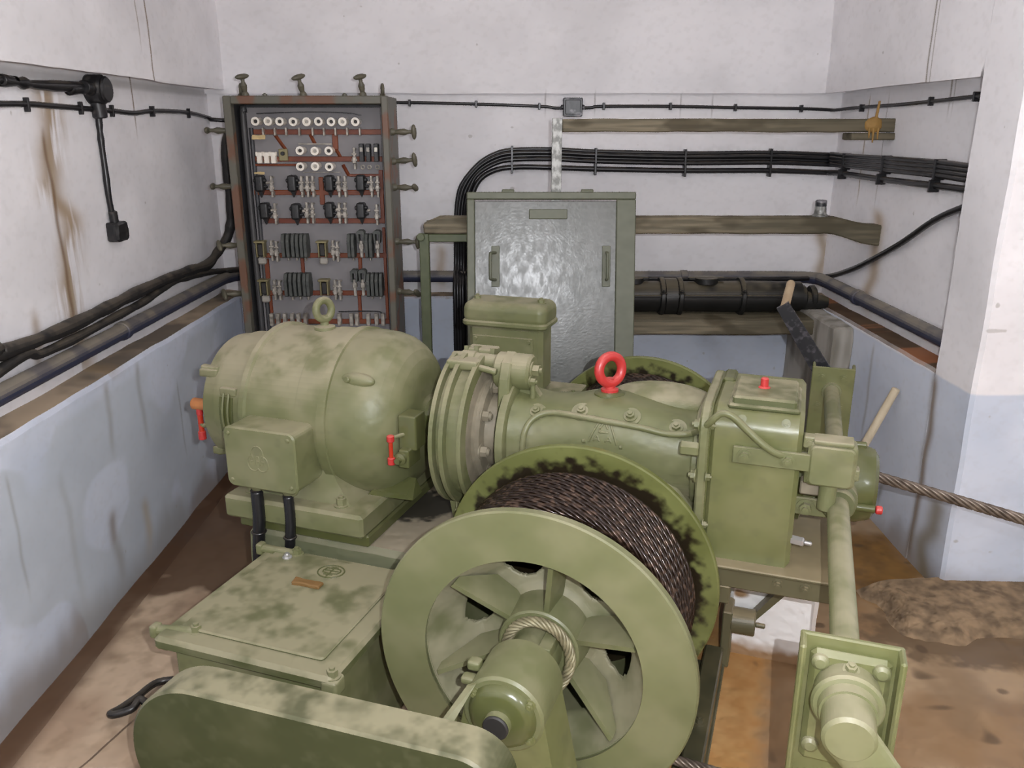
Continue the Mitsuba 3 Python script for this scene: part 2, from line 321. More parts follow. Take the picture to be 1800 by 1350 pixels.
def rot_to(d):
    return trimesh.geometry.align_vectors([0, 0, 1], np.asarray(d, float) / np.linalg.norm(d))

def lathe(prof, o, d, seg=64):                                      # prof: (h along d, radius)
    ls = np.array([(max(r, 0.0), h) for h, r in prof])
    m = trimesh.creation.revolve(ls, sections=seg)
    if m.volume < 0: m.invert()
    m.apply_transform(rot_to(d)); m.apply_translation(o)
    return m

def cyl(p0, p1, r, c=0.003, seg=40, r1=None):
    p0, p1 = np.asarray(p0, float), np.asarray(p1, float)
    L = np.linalg.norm(p1 - p0); r1 = r if r1 is None else r1; c = min(c, L * .4, r * .5)
    return lathe([(0, 0), (0, r - c), (c, r), (L - c, r1), (L, r1 - c), (L, 0)], p0, p1 - p0, seg)

def prism(poly, o, d, h, up=(0, 0, 1)):
    """Polygon in the plane spanned by (right, up) at o, extruded by h along d; right = up x d."""
    m = trimesh.creation.extrude_polygon(poly, h)
    d = np.asarray(d, float) / np.linalg.norm(d); up = np.asarray(up, float); rt = np.cross(up, d)
    T = np.eye(4); T[:3, 0] = rt; T[:3, 1] = up; T[:3, 2] = d; T[:3, 3] = o
    m.apply_transform(T)
    return m

def chprism(poly, o, d, h, c=0.004, up=(0, 0, 1)):                  # prism with chamfered front and back rims (convex polygons)
    q = np.array(poly.exterior.coords)[:-1]; qi = np.array(poly.buffer(-c).exterior.coords)[:-1]
    d = np.asarray(d, float) / np.linalg.norm(d); up = np.asarray(up, float); rt = np.cross(up, d); o = np.asarray(o, float)
    f = lambda Q, t: o + Q[:, :1] * rt + Q[:, 1:2] * up + t * d
    return hullpts(np.vstack([f(qi, 0), f(q, c), f(q, h - c), f(qi, h)]))

def smooth_path(pts, n=8):
    P = np.asarray(pts, float)
    if len(P) < 3:
        return np.array([P[0] + (P[-1] - P[0]) * t for t in np.linspace(0, 1, 2 * n)])
    Q = np.vstack([2 * P[0] - P[1], P, 2 * P[-1] - P[-2]]); out = []
    for i in range(1, len(Q) - 2):
        a, b, c, d = Q[i - 1:i + 3]
        for t in np.linspace(0, 1, n, endpoint=False):
            out.append(0.5 * (2 * b + (c - a) * t + (2 * a - 5 * b + 4 * c - d) * t * t + (3 * b - a - 3 * c + d) * t ** 3))
    out.append(P[-1])
    return np.array(out)

def frames(P, closed=False):
    T = np.gradient(P, axis=0)
    if closed:
        T = np.roll(P, -1, 0) - np.roll(P, 1, 0)
    T /= np.linalg.norm(T, axis=1, keepdims=True)
    a = np.array([0, 0, 1.0]) if abs(T[0, 2]) < .9 else np.array([1.0, 0, 0])
    N = np.zeros_like(P); N[0] = a - T[0] * (a @ T[0]); N[0] /= np.linalg.norm(N[0])
    for i in range(1, len(P)):
        v = N[i - 1] - T[i] * (N[i - 1] @ T[i]); N[i] = v / np.linalg.norm(v)
    return T, N, np.cross(T, N)

def skin(C, N, B, r, sides, closed=False, caps=True):
    n = len(C); r = np.broadcast_to(np.asarray(r, float), (n,))
    ang = np.arange(sides) * 2 * np.pi / sides
    V = C[:, None] + r[:, None, None] * (np.cos(ang)[None, :, None] * N[:, None] + np.sin(ang)[None, :, None] * B[:, None])
    V = V.reshape(-1, 3)
    i, j = np.meshgrid(np.arange(n if closed else n - 1), np.arange(sides), indexing='ij')
    a = i * sides + j; b = i * sides + (j + 1) % sides; c = ((i + 1) % n) * sides + (j + 1) % sides; d = ((i + 1) % n) * sides + j
    F = np.vstack([np.stack([a, b, c], -1).reshape(-1, 3), np.stack([a, c, d], -1).reshape(-1, 3)])
    if caps and not closed:
        k = len(V); V = np.vstack([V, C[:1], C[-1:]]); jj = np.arange(sides)
        F = np.vstack([F, np.stack([np.full(sides, k), (jj + 1) % sides, jj], -1), np.stack([np.full(sides, k + 1), (n - 1) * sides + jj, (n - 1) * sides + (jj + 1) % sides], -1)])
    return trimesh.Trimesh(V, F, process=False)

def tube(pts, r, sides=12, n=8, raw=False, jitter=0.0):
    P = np.asarray(pts, float) if raw else smooth_path(pts, n)
    T, N, B = frames(P)
    rr = r
    if jitter:
        rr = r * (1 + jitter * (np.interp(np.arange(len(P)), np.arange(0, len(P) + 3, 3), np.random.rand(len(np.arange(0, len(P) + 3, 3)))) - .5) * 2)
    return skin(P, N, B, rr, sides)

def wire_rope(P, r, lay, strands=6, sides=6, N=None, closed=False):
    P = np.asarray(P, float)
    T, N0, B0 = frames(P, closed)
    if N is not None:
        N0 = N - T * (N * T).sum(1, keepdims=True); N0 /= np.linalg.norm(N0, axis=1, keepdims=True); B0 = np.cross(T, N0)
    L = np.concatenate([[0], np.cumsum(np.linalg.norm(np.diff(P, axis=0), axis=1))])
    if closed: lay = L[-1] / max(1, round(L[-1] / lay))
    out = []
    for k in range(strands):
        a = 2 * np.pi * (L / lay + k / strands)
        C = P + 0.62 * r * (np.cos(a)[:, None] * N0 + np.sin(a)[:, None] * B0)
        out.append(skin(C, N0, B0, 0.37 * r, sides, closed))
    return cat_(out)

def ring(o, d, R, r, seg=48, sides=14):
    m = trimesh.creation.torus(R, r, major_sections=seg, minor_sections=sides)
    m.apply_transform(rot_to(d)); m.apply_translation(o)
    return m

def bolt(o, d, r=0.012, h=None, washer=True):
    h = h or r * .9
    d = np.asarray(d, float) / np.linalg.norm(d)
    hexa = sg.Polygon([(r * math.cos(t), r * math.sin(t)) for t in np.arange(6) * math.pi / 3 + .3])
    m = trimesh.creation.extrude_polygon(hexa, h)
    ms = [m]
    if washer:
        w = trimesh.creation.cylinder(r * 1.45, r * .25, sections=20); w.apply_translation((0, 0, r * .125)); ms.append(w)
        m.apply_translation((0, 0, r * .2))
    t = trimesh.creation.cylinder(r * .5, r * .5, sections=12); t.apply_translation((0, 0, h + r * .4)); ms.append(t)
    m = cat_(ms); m.apply_transform(rot_to(d)); m.apply_translation(o)
    return m

def eyebolt(o, R, r, stem, d_ring, base_r):
    return [ring(np.array(o) + [0, 0, stem + R], d_ring, R, r), lathe([(0, 0), (0, base_r), (stem * .3, base_r), (stem * .45, r * 1.1), (stem + r, r * .95), (stem + r, 0)], o, (0, 0, 1), 24)]

def rrect(w, h, r, n=5):
    return sg.box(-w / 2 + r, -h / 2 + r, w / 2 - r, h / 2 - r).buffer(r, quad_segs=n)

def rough(m, size, amp, freq, seed=0.0, fixz=False):
    v, f = trimesh.remesh.subdivide_to_size(m.vertices, m.faces, size)
    m = trimesh.Trimesh(v, f, process=True)
    q = np.array(m.vertices)
    for ax in range(3):
        q[:, ax] += amp * 2 * (meshkit.fbm(np.array(m.vertices) * freq + seed + 13.7 * ax) - (0.5 if meshkit.fbm(np.array(m.vertices)[:50] * freq).min() >= 0 else 0.0))
    m.vertices = q
    return m

# measured positions in metres: (x, z) on the panel, (x, y, z) on the walls, (a, b, z) on the machine
D = {
 'fuses': [(-1.163, 1.678), (-1.106, 1.678), (-1.053, 1.677), (-0.992, 1.676), (-0.931, 1.676), (-0.877, 1.677), (-0.82, 1.676), (-0.768, 1.676), (-0.71, 1.676), (-0.971, 1.55), (-0.903, 1.548), (-0.839, 1.549), (-0.974, 1.479), (-0.906, 1.48), (-0.841, 1.478)],
 'tabs': [(-1.145, 1.633), (-1.091, 1.633), (-1.039, 1.633), (-0.978, 1.633), (-0.917, 1.633), (-0.865, 1.633), (-0.812, 1.633), (-0.758, 1.633), (-0.7, 1.633), (-1.073, 1.058), (-1.033, 1.058), (-0.992, 1.058), (-0.761, 1.058), (-0.68, 1.058), (-1.068, 0.866), (-1.03, 0.866), (-0.992, 0.866), (-0.68, 0.871), (-0.64, 0.871)],
 'bars': [(-1.194, -0.6, 1.62, 1.643), (-1.197, -0.604, 1.499, 1.522), (-1.2, -1.002, 1.479, 1.489), (-1.215, -0.598, 1.347, 1.37), (-1.177, -0.604, 1.215, 1.238), (-1.188, -0.601, 1.051, 1.073), (-1.186, -0.609, 0.867, 0.89), (-1.198, -0.597, 0.725, 0.748), (-1.197, -1.176, 0.948, 1.046), (-1.19, -1.176, 0.748, 0.867), (-1.021, -1.005, 0.975, 1.051), (-0.743, -0.726, 0.993, 1.051), (-0.755, -0.739, 0.748, 0.867), (-0.614, -0.614, 0.748, 1.195), (-0.902, -0.894, 1.302, 1.429), (-0.826, -0.815, 1.553, 1.62), (-0.764, -0.615, 1.431, 1.443), (-0.618, -0.613, 1.215, 1.461)],
 'diag': [((-1.098, 1.62), (-1.05, 1.549)), ((-0.934, 1.62), (-0.913, 1.576)), ((-0.823, 1.564), (-0.799, 1.517)), ((-0.791, 1.485), (-0.765, 1.435))],
 'blacks': [(-1.175, 1.399), (-1.023, 1.399), (-0.85, 1.399), (-0.704, 1.401), (-1.163, 1.274), (-1.016, 1.27), (-0.858, 1.276), (-0.709, 1.274)],
 'contacts': [(-1.12, 1.395), (-0.98, 1.395), (-0.953, 1.395), (-0.928, 1.395), (-0.807, 1.395), (-0.778, 1.395), (-0.655, 1.395), (-0.626, 1.395), (-1.114, 1.27), (-0.964, 1.274), (-0.938, 1.274), (-0.812, 1.274), (-0.785, 1.274), (-0.636, 1.266), (-1.145, 1.098), (-1.122, 1.093), (-0.853, 1.098), (-0.832, 1.093), (-1.146, 0.908), (-1.123, 0.906), (-0.854, 0.908), (-0.832, 0.906)],
 'frames': [(-1.2, 1.098), (-0.905, 1.098), (-1.199, 0.913), (-0.907, 0.913)],
 'coils': [(-1.083, 1.115), (-1.061, 1.115), (-1.037, 1.115), (-1.017, 1.115), (-0.996, 1.115), (-0.978, 1.115), (-0.772, 1.115), (-0.754, 1.115), (-0.689, 1.115), (-0.669, 1.115), (-1.085, 0.928), (-1.063, 0.928), (-1.041, 0.928), (-1.019, 0.928), (-0.996, 0.928), (-0.979, 0.928), (-0.69, 0.928), (-0.67, 0.928), (-0.65, 0.928), (-0.63, 0.928)],
 'chutes': [(-0.713, 1.161), (-0.636, 1.161), (-0.754, 0.976), (-0.715, 0.976)],
 'terms': [(-1.178, 0.752), (-1.147, 0.752), (-1.113, 0.752), (-1.077, 0.752), (-1.046, 0.752), (-1.012, 0.752), (-0.846, 0.752), (-0.787, 0.752), (-0.76, 0.752), (-0.704, 0.752), (-0.664, 0.752), (-0.632, 0.752)],
 'knives': [(-1.17, 1.514), (-1.137, 1.514), (-1.105, 1.514)],
 'relays': [(-0.694, 1.55), (-0.663, 1.55), (-0.626, 1.55)],
 'plate': (-1.061, 1.53),
 'pale': (-0.726, 1.522),
 'thin_left': [(-1.545, 2.551, 1.716), (-1.545, 2.775, 1.722), (-1.545, 2.927, 1.72), (-1.545, 3.117, 1.717), (-1.545, 3.381, 1.712), (-1.545, 3.556, 1.707), (-1.545, 3.757, 1.719), (-1.545, 4.15, 1.719), (-1.545, 4.454, 1.696), (-1.545, 4.766, 1.688)],
 'thin_back1': [(-0.867, 4.44, 1.776), (-0.598, 4.44, 1.773), (-0.39, 4.44, 1.77), (-0.188, 4.44, 1.765), (0.145, 4.44, 1.754), (0.217, 4.44, 1.746), (0.261, 4.44, 1.746)],
 'thin_back2': [(0.356, 4.44, 1.746), (0.405, 4.44, 1.748), (0.463, 4.44, 1.754), (0.81, 4.44, 1.754), (1.129, 4.44, 1.748), (1.477, 4.44, 1.743), (1.622, 4.44, 1.737)],
 'thin_right': [(1.67, 4.268, 1.742), (1.67, 4.035, 1.744), (1.67, 3.77, 1.745), (1.67, 3.468, 1.75), (1.67, 3.154, 1.757), (1.67, 2.949, 1.754)],
 'bundle_b': [(1.672, 4.42, 1.492), (1.334, 4.42, 1.503), (0.894, 4.42, 1.5), (0.44, 4.42, 1.509), (0.205, 4.42, 1.52), (0.0, 4.42, 1.517), (-0.094, 4.42, 1.495), (-0.177, 4.42, 1.444), (-0.237, 4.42, 1.366), (-0.265, 4.42, 1.279), (-0.276, 4.42, 1.147), (-0.28, 4.42, 0.936)],
 'bundle_r': [(1.65, 4.285, 1.494), (1.65, 3.79, 1.497), (1.65, 3.304, 1.498), (1.65, 3.093, 1.494), (1.65, 2.931, 1.498)],
 'cab2_b': [(1.68, 4.42, 1.426), (1.34, 4.42, 1.438), (0.898, 4.42, 1.438), (0.441, 4.42, 1.446), (0.147, 4.42, 1.455), (0.015, 4.42, 1.455), (-0.074, 4.42, 1.444), (-0.148, 4.42, 1.409), (-0.193, 4.42, 1.352), (-0.224, 4.42, 1.25), (-0.234, 4.42, 1.147), (-0.238, 4.42, 0.936)],
 'cab2_r': [(1.66, 4.291, 1.43), (1.66, 3.822, 1.429), (1.66, 3.349, 1.433), (1.66, 3.134, 1.434), (1.66, 2.954, 1.435)],
 'cab3_r': [(1.66, 2.962, 1.401), (1.66, 3.113, 1.366), (1.66, 3.308, 1.298), (1.66, 3.57, 1.171), (1.66, 3.889, 1.04), (1.66, 4.076, 0.974)],
 'cab3_b': [(1.67, 4.35, 0.899), (1.506, 4.35, 0.887), (1.054, 4.35, 0.884), (0.632, 4.35, 0.887)],
 'left_bundle': [(-1.5, 2.237, 1.024), (-1.5, 2.344, 1.02), (-1.5, 2.538, 1.009), (-1.5, 2.768, 1.007), (-1.5, 3.021, 1.013), (-1.5, 3.32, 1.021), (-1.5, 3.582, 1.021), (-1.5, 3.847, 1.015), (-1.5, 4.071, 1.006), (-1.5, 4.285, 1.022)],
 'left_up': [(405, 425), (409, 400), (410, 370), (404, 330), (396, 290), (390, 245)],
 'left_branch': [(-1.5, 3.315, 1.003), (-1.5, 3.606, 0.999), (-1.5, 3.804, 0.99), (-1.5, 4.06, 0.969), (-1.5, 4.303, 0.937)],
 'tl_cable': [(-1.53, 2.547, 1.785), (-1.53, 2.631, 1.786), (-1.53, 2.721, 1.785), (-1.53, 2.815, 1.782), (-1.53, 2.955, 1.784), (-1.53, 3.15, 1.79)],
 'tl_down': [(-1.54, 3.241, 1.74), (-1.54, 3.237, 1.669), (-1.54, 3.233, 1.598), (-1.54, 3.233, 1.495), (-1.54, 3.231, 1.4), (-1.54, 3.241, 1.324), (-1.54, 3.256, 1.297)],
 'tl_box1': [(-1.53, 3.212, 1.784)],
 'tl_box2': [(-1.53, 3.244, 1.265)],
 'clips_left': [(-1.545, 2.774, 1.72), (-1.545, 3.117, 1.717), (-1.545, 3.357, 1.712), (-1.545, 3.738, 1.717), (-1.545, 4.149, 1.716)],
 'clips_back': [(-0.52, 4.44, 1.77), (-0.182, 4.44, 1.765), (0.139, 4.44, 1.754), (0.466, 4.44, 1.754), (0.805, 4.44, 1.754), (1.135, 4.44, 1.748), (1.471, 4.44, 1.743)],
 'clips_right': [(1.67, 4.164, 1.74), (1.67, 3.483, 1.751), (1.67, 3.15, 1.757)],
 'clips_bund': [(0.0, 4.42, 1.517), (0.431, 4.42, 1.506), (0.891, 4.42, 1.5), (1.331, 4.42, 1.503), (1.65, 4.246, 1.49), (1.65, 3.788, 1.493), (1.65, 3.312, 1.495)],
 'clips_c2': [(0.0, 4.42, 1.455), (0.43, 4.42, 1.446), (0.892, 4.42, 1.438), (1.331, 4.42, 1.438), (1.65, 4.272, 1.428), (1.65, 3.816, 1.43), (1.65, 3.329, 1.432)],
 'jbox': [(0.259, 4.43, 1.795), (0.356, 4.43, 1.704)],
 'gear_cable': [(-0.73, 2.165, 0.74), (-0.723, 2.165, 0.795), (-0.701, 2.165, 0.836), (-0.666, 2.165, 0.858), (-0.624, 2.165, 0.866), (-0.573, 2.165, 0.865), (-0.486, 2.15, 0.867), (-0.389, 2.15, 0.858), (-0.31, 2.15, 0.846), (-0.256, 2.15, 0.852), (-0.212, 2.15, 0.877), (-0.184, 2.15, 0.911), (-0.162, 2.09, 0.948), (-0.13, 2.09, 0.945), (-0.092, 2.09, 0.912), (-0.047, 2.09, 0.877), (0.011, 2.09, 0.863), (0.048, 2.09, 0.865)],
 'hose': [(-1.565, 1.985, 0.543), (-1.561, 1.985, 0.445), (-1.563, 1.985, 0.363), (-1.583, 1.985, 0.277)],
 'hose2': [(-1.429, 1.985, 0.545), (-1.428, 1.985, 0.467), (-1.431, 1.985, 0.387)],
 'loop': [(-1.092, 2.16, 0.03), (-1.119, 2.08, 0.03), (-1.141, 2.018, 0.03), (-1.151, 1.988, 0.03), (-1.13, 1.974, 0.03), (-1.087, 1.988, 0.03), (-1.075, 2.018, 0.03)],
 'worm_bolts': [(-0.704, 2.2, 0.86), (-0.566, 2.2, 0.879), (-0.424, 2.2, 0.869), (-0.287, 2.2, 0.85)],
 'emblem_w': [(-0.488, 2.165, 0.824)],
}

def rough(m, size, amp, freq, seed=0.0):
    v, f = trimesh.remesh.subdivide_to_size(m.vertices, m.faces, size, max_iter=14)
    m = trimesh.Trimesh(v, f, process=True)
    V0 = np.array(m.vertices)
    m.vertices = V0 + np.stack([amp * 2 * (meshkit.fbm(V0 * freq + seed + 13.7 * ax, 3) - .5) for ax in range(3)], 1)
    return m

U3, V3, Z3 = (1, 0, 0), (0, 1, 0), (0, 0, 1)

# ================================================================== the setting
struct('floor', cat_([rough(bx(-1.355, 3.3, -2.6, 4.8, -0.25, 0.0, .006), 0.12, 0.004, 3.0), bx(-1.75, -1.30, -2.6, 4.8, -.25, -.022, 0)]), 'concrete_floor', 30, 'worn brown concrete floor with wet stains and rusty water marks')
left_profile = sg.Polygon([(-1.8, -0.05), (-1.45, -0.05), (-1.45, .785), (-1.462, .80), (-1.55, .81), (-1.55, 1.862), (-1.46, 1.845), (-1.45, 1.832), (-1.45, 2.4), (-1.8, 2.4)])
struct('wall_left', rough(prism(left_profile, (0, 4.7, 0), (0, -1, 0), 7.2), 0.09, 0.008, 4.0, 2.0), 'plaster_left', 40, 'white plaster wall with blue dado, ledge and rust streaks')
back_profile = sg.Polygon([(4.35, -.05), (4.35, .78), (4.36, .79), (4.45, .795), (4.45, 1.835), (4.43, 1.825), (4.42, 1.815), (4.42, 3.1), (4.8, 3.1), (4.8, -.05)])
struct('wall_back', rough(prism(back_profile, (-1.75, 0, 0), (1, 0, 0), 3.75), 0.09, 0.006, 4.0, 5.0), 'plaster_back', 40, 'white plaster end wall with blue dado')
right_profile = sg.Polygon([(1.58, -.05), (1.58, .775), (1.592, .785), (1.68, .79), (1.68, 1.85), (1.60, 1.83), (1.58, 1.815), (1.58, 3.1), (2.0, 3.1), (2.0, -.05)])
struct('wall_right', rough(prism(right_profile, (0, 4.7, 0), (0, -1, 0), 4.7 - 2.965), 0.09, 0.007, 4.0, 9.0), 'plaster_right', 40, 'white plaster side wall with blue dado and rusty ledge')
struct('wall_right_pillar', rough(bx(1.58, 3.3, 2.70, 2.97, -.05, 3.1, .012), 0.09, 0.005, 4.0, 11.0), 'plaster_right', 40, 'white pillar with blue foot at the right hand edge')
struct('wall_side', bx(3.1, 3.3, -2.6, 2.72, -.05, 3.1, 0), 'plaster_white')
struct('wall_front', bx(-1.8, 3.3, -2.75, -2.5, -.05, 3.1, 0), 'plaster_white')
arch = [(-1.45 + 4.55 * t, 2.35 + .62 * math.sin(math.pi * t)) for t in np.linspace(0, 1, 25)]
struct('ceiling', prism(sg.Polygon([(-1.8, 2.35)] + arch + [(3.3, 2.35), (3.3, 3.3), (-1.8, 3.3)]), (0, 4.7, 0), (0, -1, 0), 7.4), 'plaster_white', 20)

# concrete base of the winch, in three blocks
p1 = hullpts([(a, b, z) for z, a0, a1, b0, b1 in ((-.02, -1.62, -.90, 1.99, 2.80), (.40, -1.60, -.94, 2.0, 2.76), (.42, -1.59, -.95, 2.012, 2.75)) for a in (a0, a1) for b in (b0, b1)])
m1 = rough(p1, .06, .004, 9.0, 3.0); m1.apply_transform(MM)
tag_ = obj('concrete_plinth', m1, 'concrete_plinth', None, 30, 'green-grey concrete plinth under the motor with an oil stain on top', 'plinth')
m2 = rough(bx(-.12, .15, 2.45, 2.80, -.02, .452, .012), .05, .006, 9.0, 6.0); m2.apply_transform(MM)
obj('concrete_plinth', m2, 'concrete_white', None, 30, 'chipped white painted concrete block under the gearbox', 'plinth')
# ================================================================== services on the walls
def capped_cable(name, pts, r, m, label, cat, group=None, clips=(), clip_axis='x', n=8, clip_h=None, raw=False, jitter=0.0, clip_mat='cable_black'):
    k = thing(name, label, cat, group)
    obj('sheath', tube(pts, r, 12, n, raw, jitter), m, k, smooth=True)
    for c in clips:
        h = clip_h or r * 2.2
        if clip_axis == 'x':   # on the back wall
            me = bx(c[0] - .006, c[0] + .006, c[1] - r - .012, c[1] + r + .012, c[2] - h, c[2] + h, .002)
        else:
            me = bx(c[0] - .016, c[0] + r + .002, c[1] - .006, c[1] + .006, c[2] - h, c[2] + h, .002)
        obj('clip', me, clip_mat, k)
    return k

capped_cable('wall_cable', D['thin_left'][:-1] + [(-1.52, 4.40, 1.69), (-1.40, 4.43, 1.685), (-1.2, 4.435, 1.70)], .010, 'cable_black', 'thin black cable clipped along the left wall running to the switch panel', 'cable', clips=D['clips_left'], clip_axis='y')
capped_cable('wall_cable', [(-1.0, 4.437, 1.74)] + D['thin_back1'], .0075, 'cable_black', 'thin black cable between the switch panel and the square junction box', 'cable', clips=D['clips_back'][:3])
capped_cable('wall_cable', D['thin_back2'] + [(1.63, 4.43, 1.735)] + D['thin_right'], .008, 'cable_black', 'thin black cable running right from the square junction box to the pillar', 'cable', clips=D['clips_back'][3:], )
for c in D['clips_right']:
    obj('clip', bx(c[0] - .012, c[0] + .02, c[1] - .005, c[1] + .005, c[2] - .017, c[2] + .017, .002), 'cable_black', 'wall_cable_002')
(j0x, _, j0z), (j1x, _, j1z) = D['jbox']
t = thing('junction_box', 'small dark square junction box on the back wall above the upper board', 'junction box')
obj('case', bx(j0x, j1x, 4.40, 4.45, j1z, j0z, .004), 'box_dark', t)
obj('lid', bx(j0x + .01, j1x - .01, 4.392, 4.402, j1z + .01, j0z - .01, .003), 'box_dark', t)
for sx in (j0x - .012, j1x - .004):
    obj('gland', cyl((sx, 4.425, (j0z + j1z) / 2), (sx + .016, 4.425, (j0z + j1z) / 2), .012), 'box_dark', t)

bb, br = D['bundle_b'], D['bundle_r']
base_path = list(reversed(bb)) + [(1.63, 4.39, 1.497)] + br
wav = lambda k: [(x - (.016 if i < 5 else 0) * 0, y - .012 * (k % 2), z + (1.5 - k) * .0165 * (1 if i > 3 else .35)) for i, (x, y, z) in enumerate(base_path)]
desc = ['topmost', 'second from the top', 'third from the top', 'lowest']
for k in range(4):
    pth = wav(k)
    q = []
    for i, (x, y, z) in enumerate(pth):
        if i < 4: q.append((x + (1.5 - k) * -.014, y, z))
        else: q.append((x, y, z))
    q = [(q[0][0], 4.30, .15), (q[0][0], 4.30, .6), (q[0][0], 4.32, .86)] + q
    capped_cable('power_cable', q, .0105, 'cable_black', 'thick black cable in the bundle above the cover, ' + desc[k] + ' of four', 'cable', 'bundled cables on the back wall',
        clips=D['clips_bund'][:4] if k == 1 else (), clip_h=.045)
for c in D['clips_bund'][4:]:
    obj('clip', bx(c[0] - .016, c[0] + .03, c[1] - .006, c[1] + .006, c[2] - .040, c[2] + .040, .002), 'cable_black', 'power_cable_001')
c2 = list(reversed(D['cab2_b'])) + [(1.63, 4.39, 1.43)] + D['cab2_r']
c2 = [(c2[0][0], 4.30, .15), (c2[0][0], 4.30, .6), (c2[0][0], 4.32, .86)] + c2
capped_cable('power_cable', c2, .0135, 'cable_black', 'single black cable clipped just below the bundle of four on the back wall', 'cable', clips=D['clips_c2'][:4], clip_h=.03)
for c in D['clips_c2'][4:]:
    obj('clip', bx(c[0] - .018, c[0] + .025, c[1] - .005, c[1] + .005, c[2] - .024, c[2] + .024, .002), 'cable_black', 'power_cable_004')
capped_cable('power_cable', list(reversed(D['cab3_b'])) + list(reversed(D['cab3_r'])), .013, 'cable_black', 'black cable sagging from the pillar down to the back wall pipe', 'cable')
lb = D['left_bundle']
capped_cable('feeder_cable', [(-1.5, .2, .72), (-1.5, 1.3, .86)] + lb[:-1] + [(-1.48, 4.2, 1.06), (-1.44, 4.22, 1.12), (-1.415, 4.22, 1.2), (-1.40, 4.2, 1.32), (-1.39, 4.17, 1.46), (-1.37, 4.15, 1.6), (-1.32, 4.17, 1.66)], .023, 'cable_dusty', 'thick tape-wrapped cable sloping up the left wall and curving up beside the switch panel', 'cable', jitter=.16)
capped_cable('feeder_cable', [(-1.49, .2, .675), (-1.49, 1.3, .815)] + [(x + .004, y, z - .045) for x, y, z in lb[1:6]] + D['left_branch'][1:] + [(-1.38, 4.25, .955)], .016, 'cable_dusty', 'thinner dusty cable below the tape-wrapped cable on the left wall', 'cable', jitter=.12)
t = thing('wall_cable', 'lumpy black cable high on the left wall ending in a round junction box', 'cable')
obj('sheath', tube([(-1.53, .6, 1.735)] + D['tl_cable'] + [(-1.53, 3.03, 1.775)], .016, 12, 8, False, .25), 'cable_black', t, smooth=True)
(bxx, by, bz), = D['tl_box1']
t = thing('junction_box', 'round black junction box on the left wall under the upper ledge', 'junction box')
obj('case', cyl((-1.56, by, bz), (-1.49, by, bz), .052, .008, 32), 'box_black', t)
obj('lid', cyl((-1.492, by, bz), (-1.478, by, bz), .046, .005, 32), 'box_black', t)
obj('gland', cyl((-1.52, by - .10, bz + .004), (-1.52, by - .045, bz), .024), 'box_black', t)
obj('gland', cyl((-1.525, by + .01, bz - .10), (-1.525, by + .005, bz - .04), .026, .004, 24), 'box_black', t)
t = thing('drop_cable', 'thin dark cable hanging down the left wall from the round junction box', 'cable')
obj('sheath', tube(D['tl_down'], .011, 12, 8, False, .15), 'cable_black', t, smooth=True)
(bxx, by2, bz2), = D['tl_box2']
t = thing('outlet_box', 'small battered black outlet box at the lower end of the drop cable', 'outlet')
obj('case', rough(bx(-1.555, -1.505, by2 - .05, by2 + .045, bz2 - .035, bz2 + .038, .008), .015, .005, 30.), 'box_black', t)
obj('neck', cyl((-1.53, by2 - .015, bz2 + .03), (-1.53, by2 - .02, bz2 + .08), .016), 'box_black', t)

t = thing('water_pipe', 'blue-grey dusty pipe lying along the ledge of all three walls', 'pipe')
pp = [(-1.505, .1, .90), (-1.505, 1.5, .90), (-1.505, 3.0, .90), (-1.505, 4.1, .90), (-1.49, 4.33, .90), (-1.42, 4.40, .90), (-1.2, 4.405, .895), (-.5, 4.405, .89), (.5, 4.405, .888), (1.2, 4.405, .888), (1.5, 4.40, .888), (1.60, 4.36, .888), (1.63, 4.25, .887), (1.632, 3.6, .886), (1.632, 2.98, .885)]
obj('tube', tube(pp, .031, 20, 10), 'pipe_blue', t, smooth=True)
for o, d in (((-1.505, 3.12, .90), V3), ((-1.505, 2.2, .90), V3), ((.92, 4.405, .888), U3), ((.62, 4.405, .888), U3), ((1.632, 3.85, .886), V3)):
    d = np.array(d, float)
    obj('coupling', cyl(np.array(o) - d * .02, np.array(o) + d * .02, .036, .004, 24), 'pipe_blue', t)

# cast iron conduit on the lower board
t = thing('iron_conduit', 'big black split cast iron conduit with bolted clamps lying on the lower board', 'pipe')
yC, zC, R = 4.15, .832, .078
obj('tube', lathe([(0, 0), (0, R), (.45, R), (.50, R * .96), (.9, R * 1.02), (1.18, R * .96), (1.19, 0)], (.28, yC, zC), U3, 40), 'iron_black', t)
obj('split_flange', bx(.3, 1.40, yC - R - .012, yC + R + .012, zC + .008, zC + .022, .003), 'iron_black', t)
for x in (.80, 1.157):
    for dx in (-.045, .045) if x < 1 else (0,):
        obj('flange', cyl((x + dx - .012, yC, zC), (x + dx + .012, yC, zC), R + .02, .004, 32), 'iron_black', t)
        obj('bolt', bolt((x + dx, yC - R - .012, zC + .03), Z3, .012), 'iron_black', t)
obj('strap', lathe([(-.03, R + .002), (-.03, R + .014), (.03, R + .014), (.03, R + .002)], (.80, yC, zC), U3, 40), 'iron_black', t)
for x, w in ((.62, .07), (.98, .09)):
    obj('inspection_cap', [cyl((x, yC, zC + R - .012), (x, yC, zC + R + .02), .045 if w < .08 else .06), bx(x - w, x + w, yC - .015, yC + .015, zC + R + .006, zC + R + .022)], 'iron_black', t)
for x in (1.42, 1.47, 1.52):
    obj('collar', cyl((x - .012, yC, zC - .005), (x + .016, yC, zC - .005), .062, .006, 32), 'iron_black', t)
obj('end_sleeve', lathe([(0, 0), (0, .05), (.12, .045), (.20, .028), (.20, 0)], (1.40, yC, zC - .01), (1, -.1, -.1), 32), 'iron_black', t)

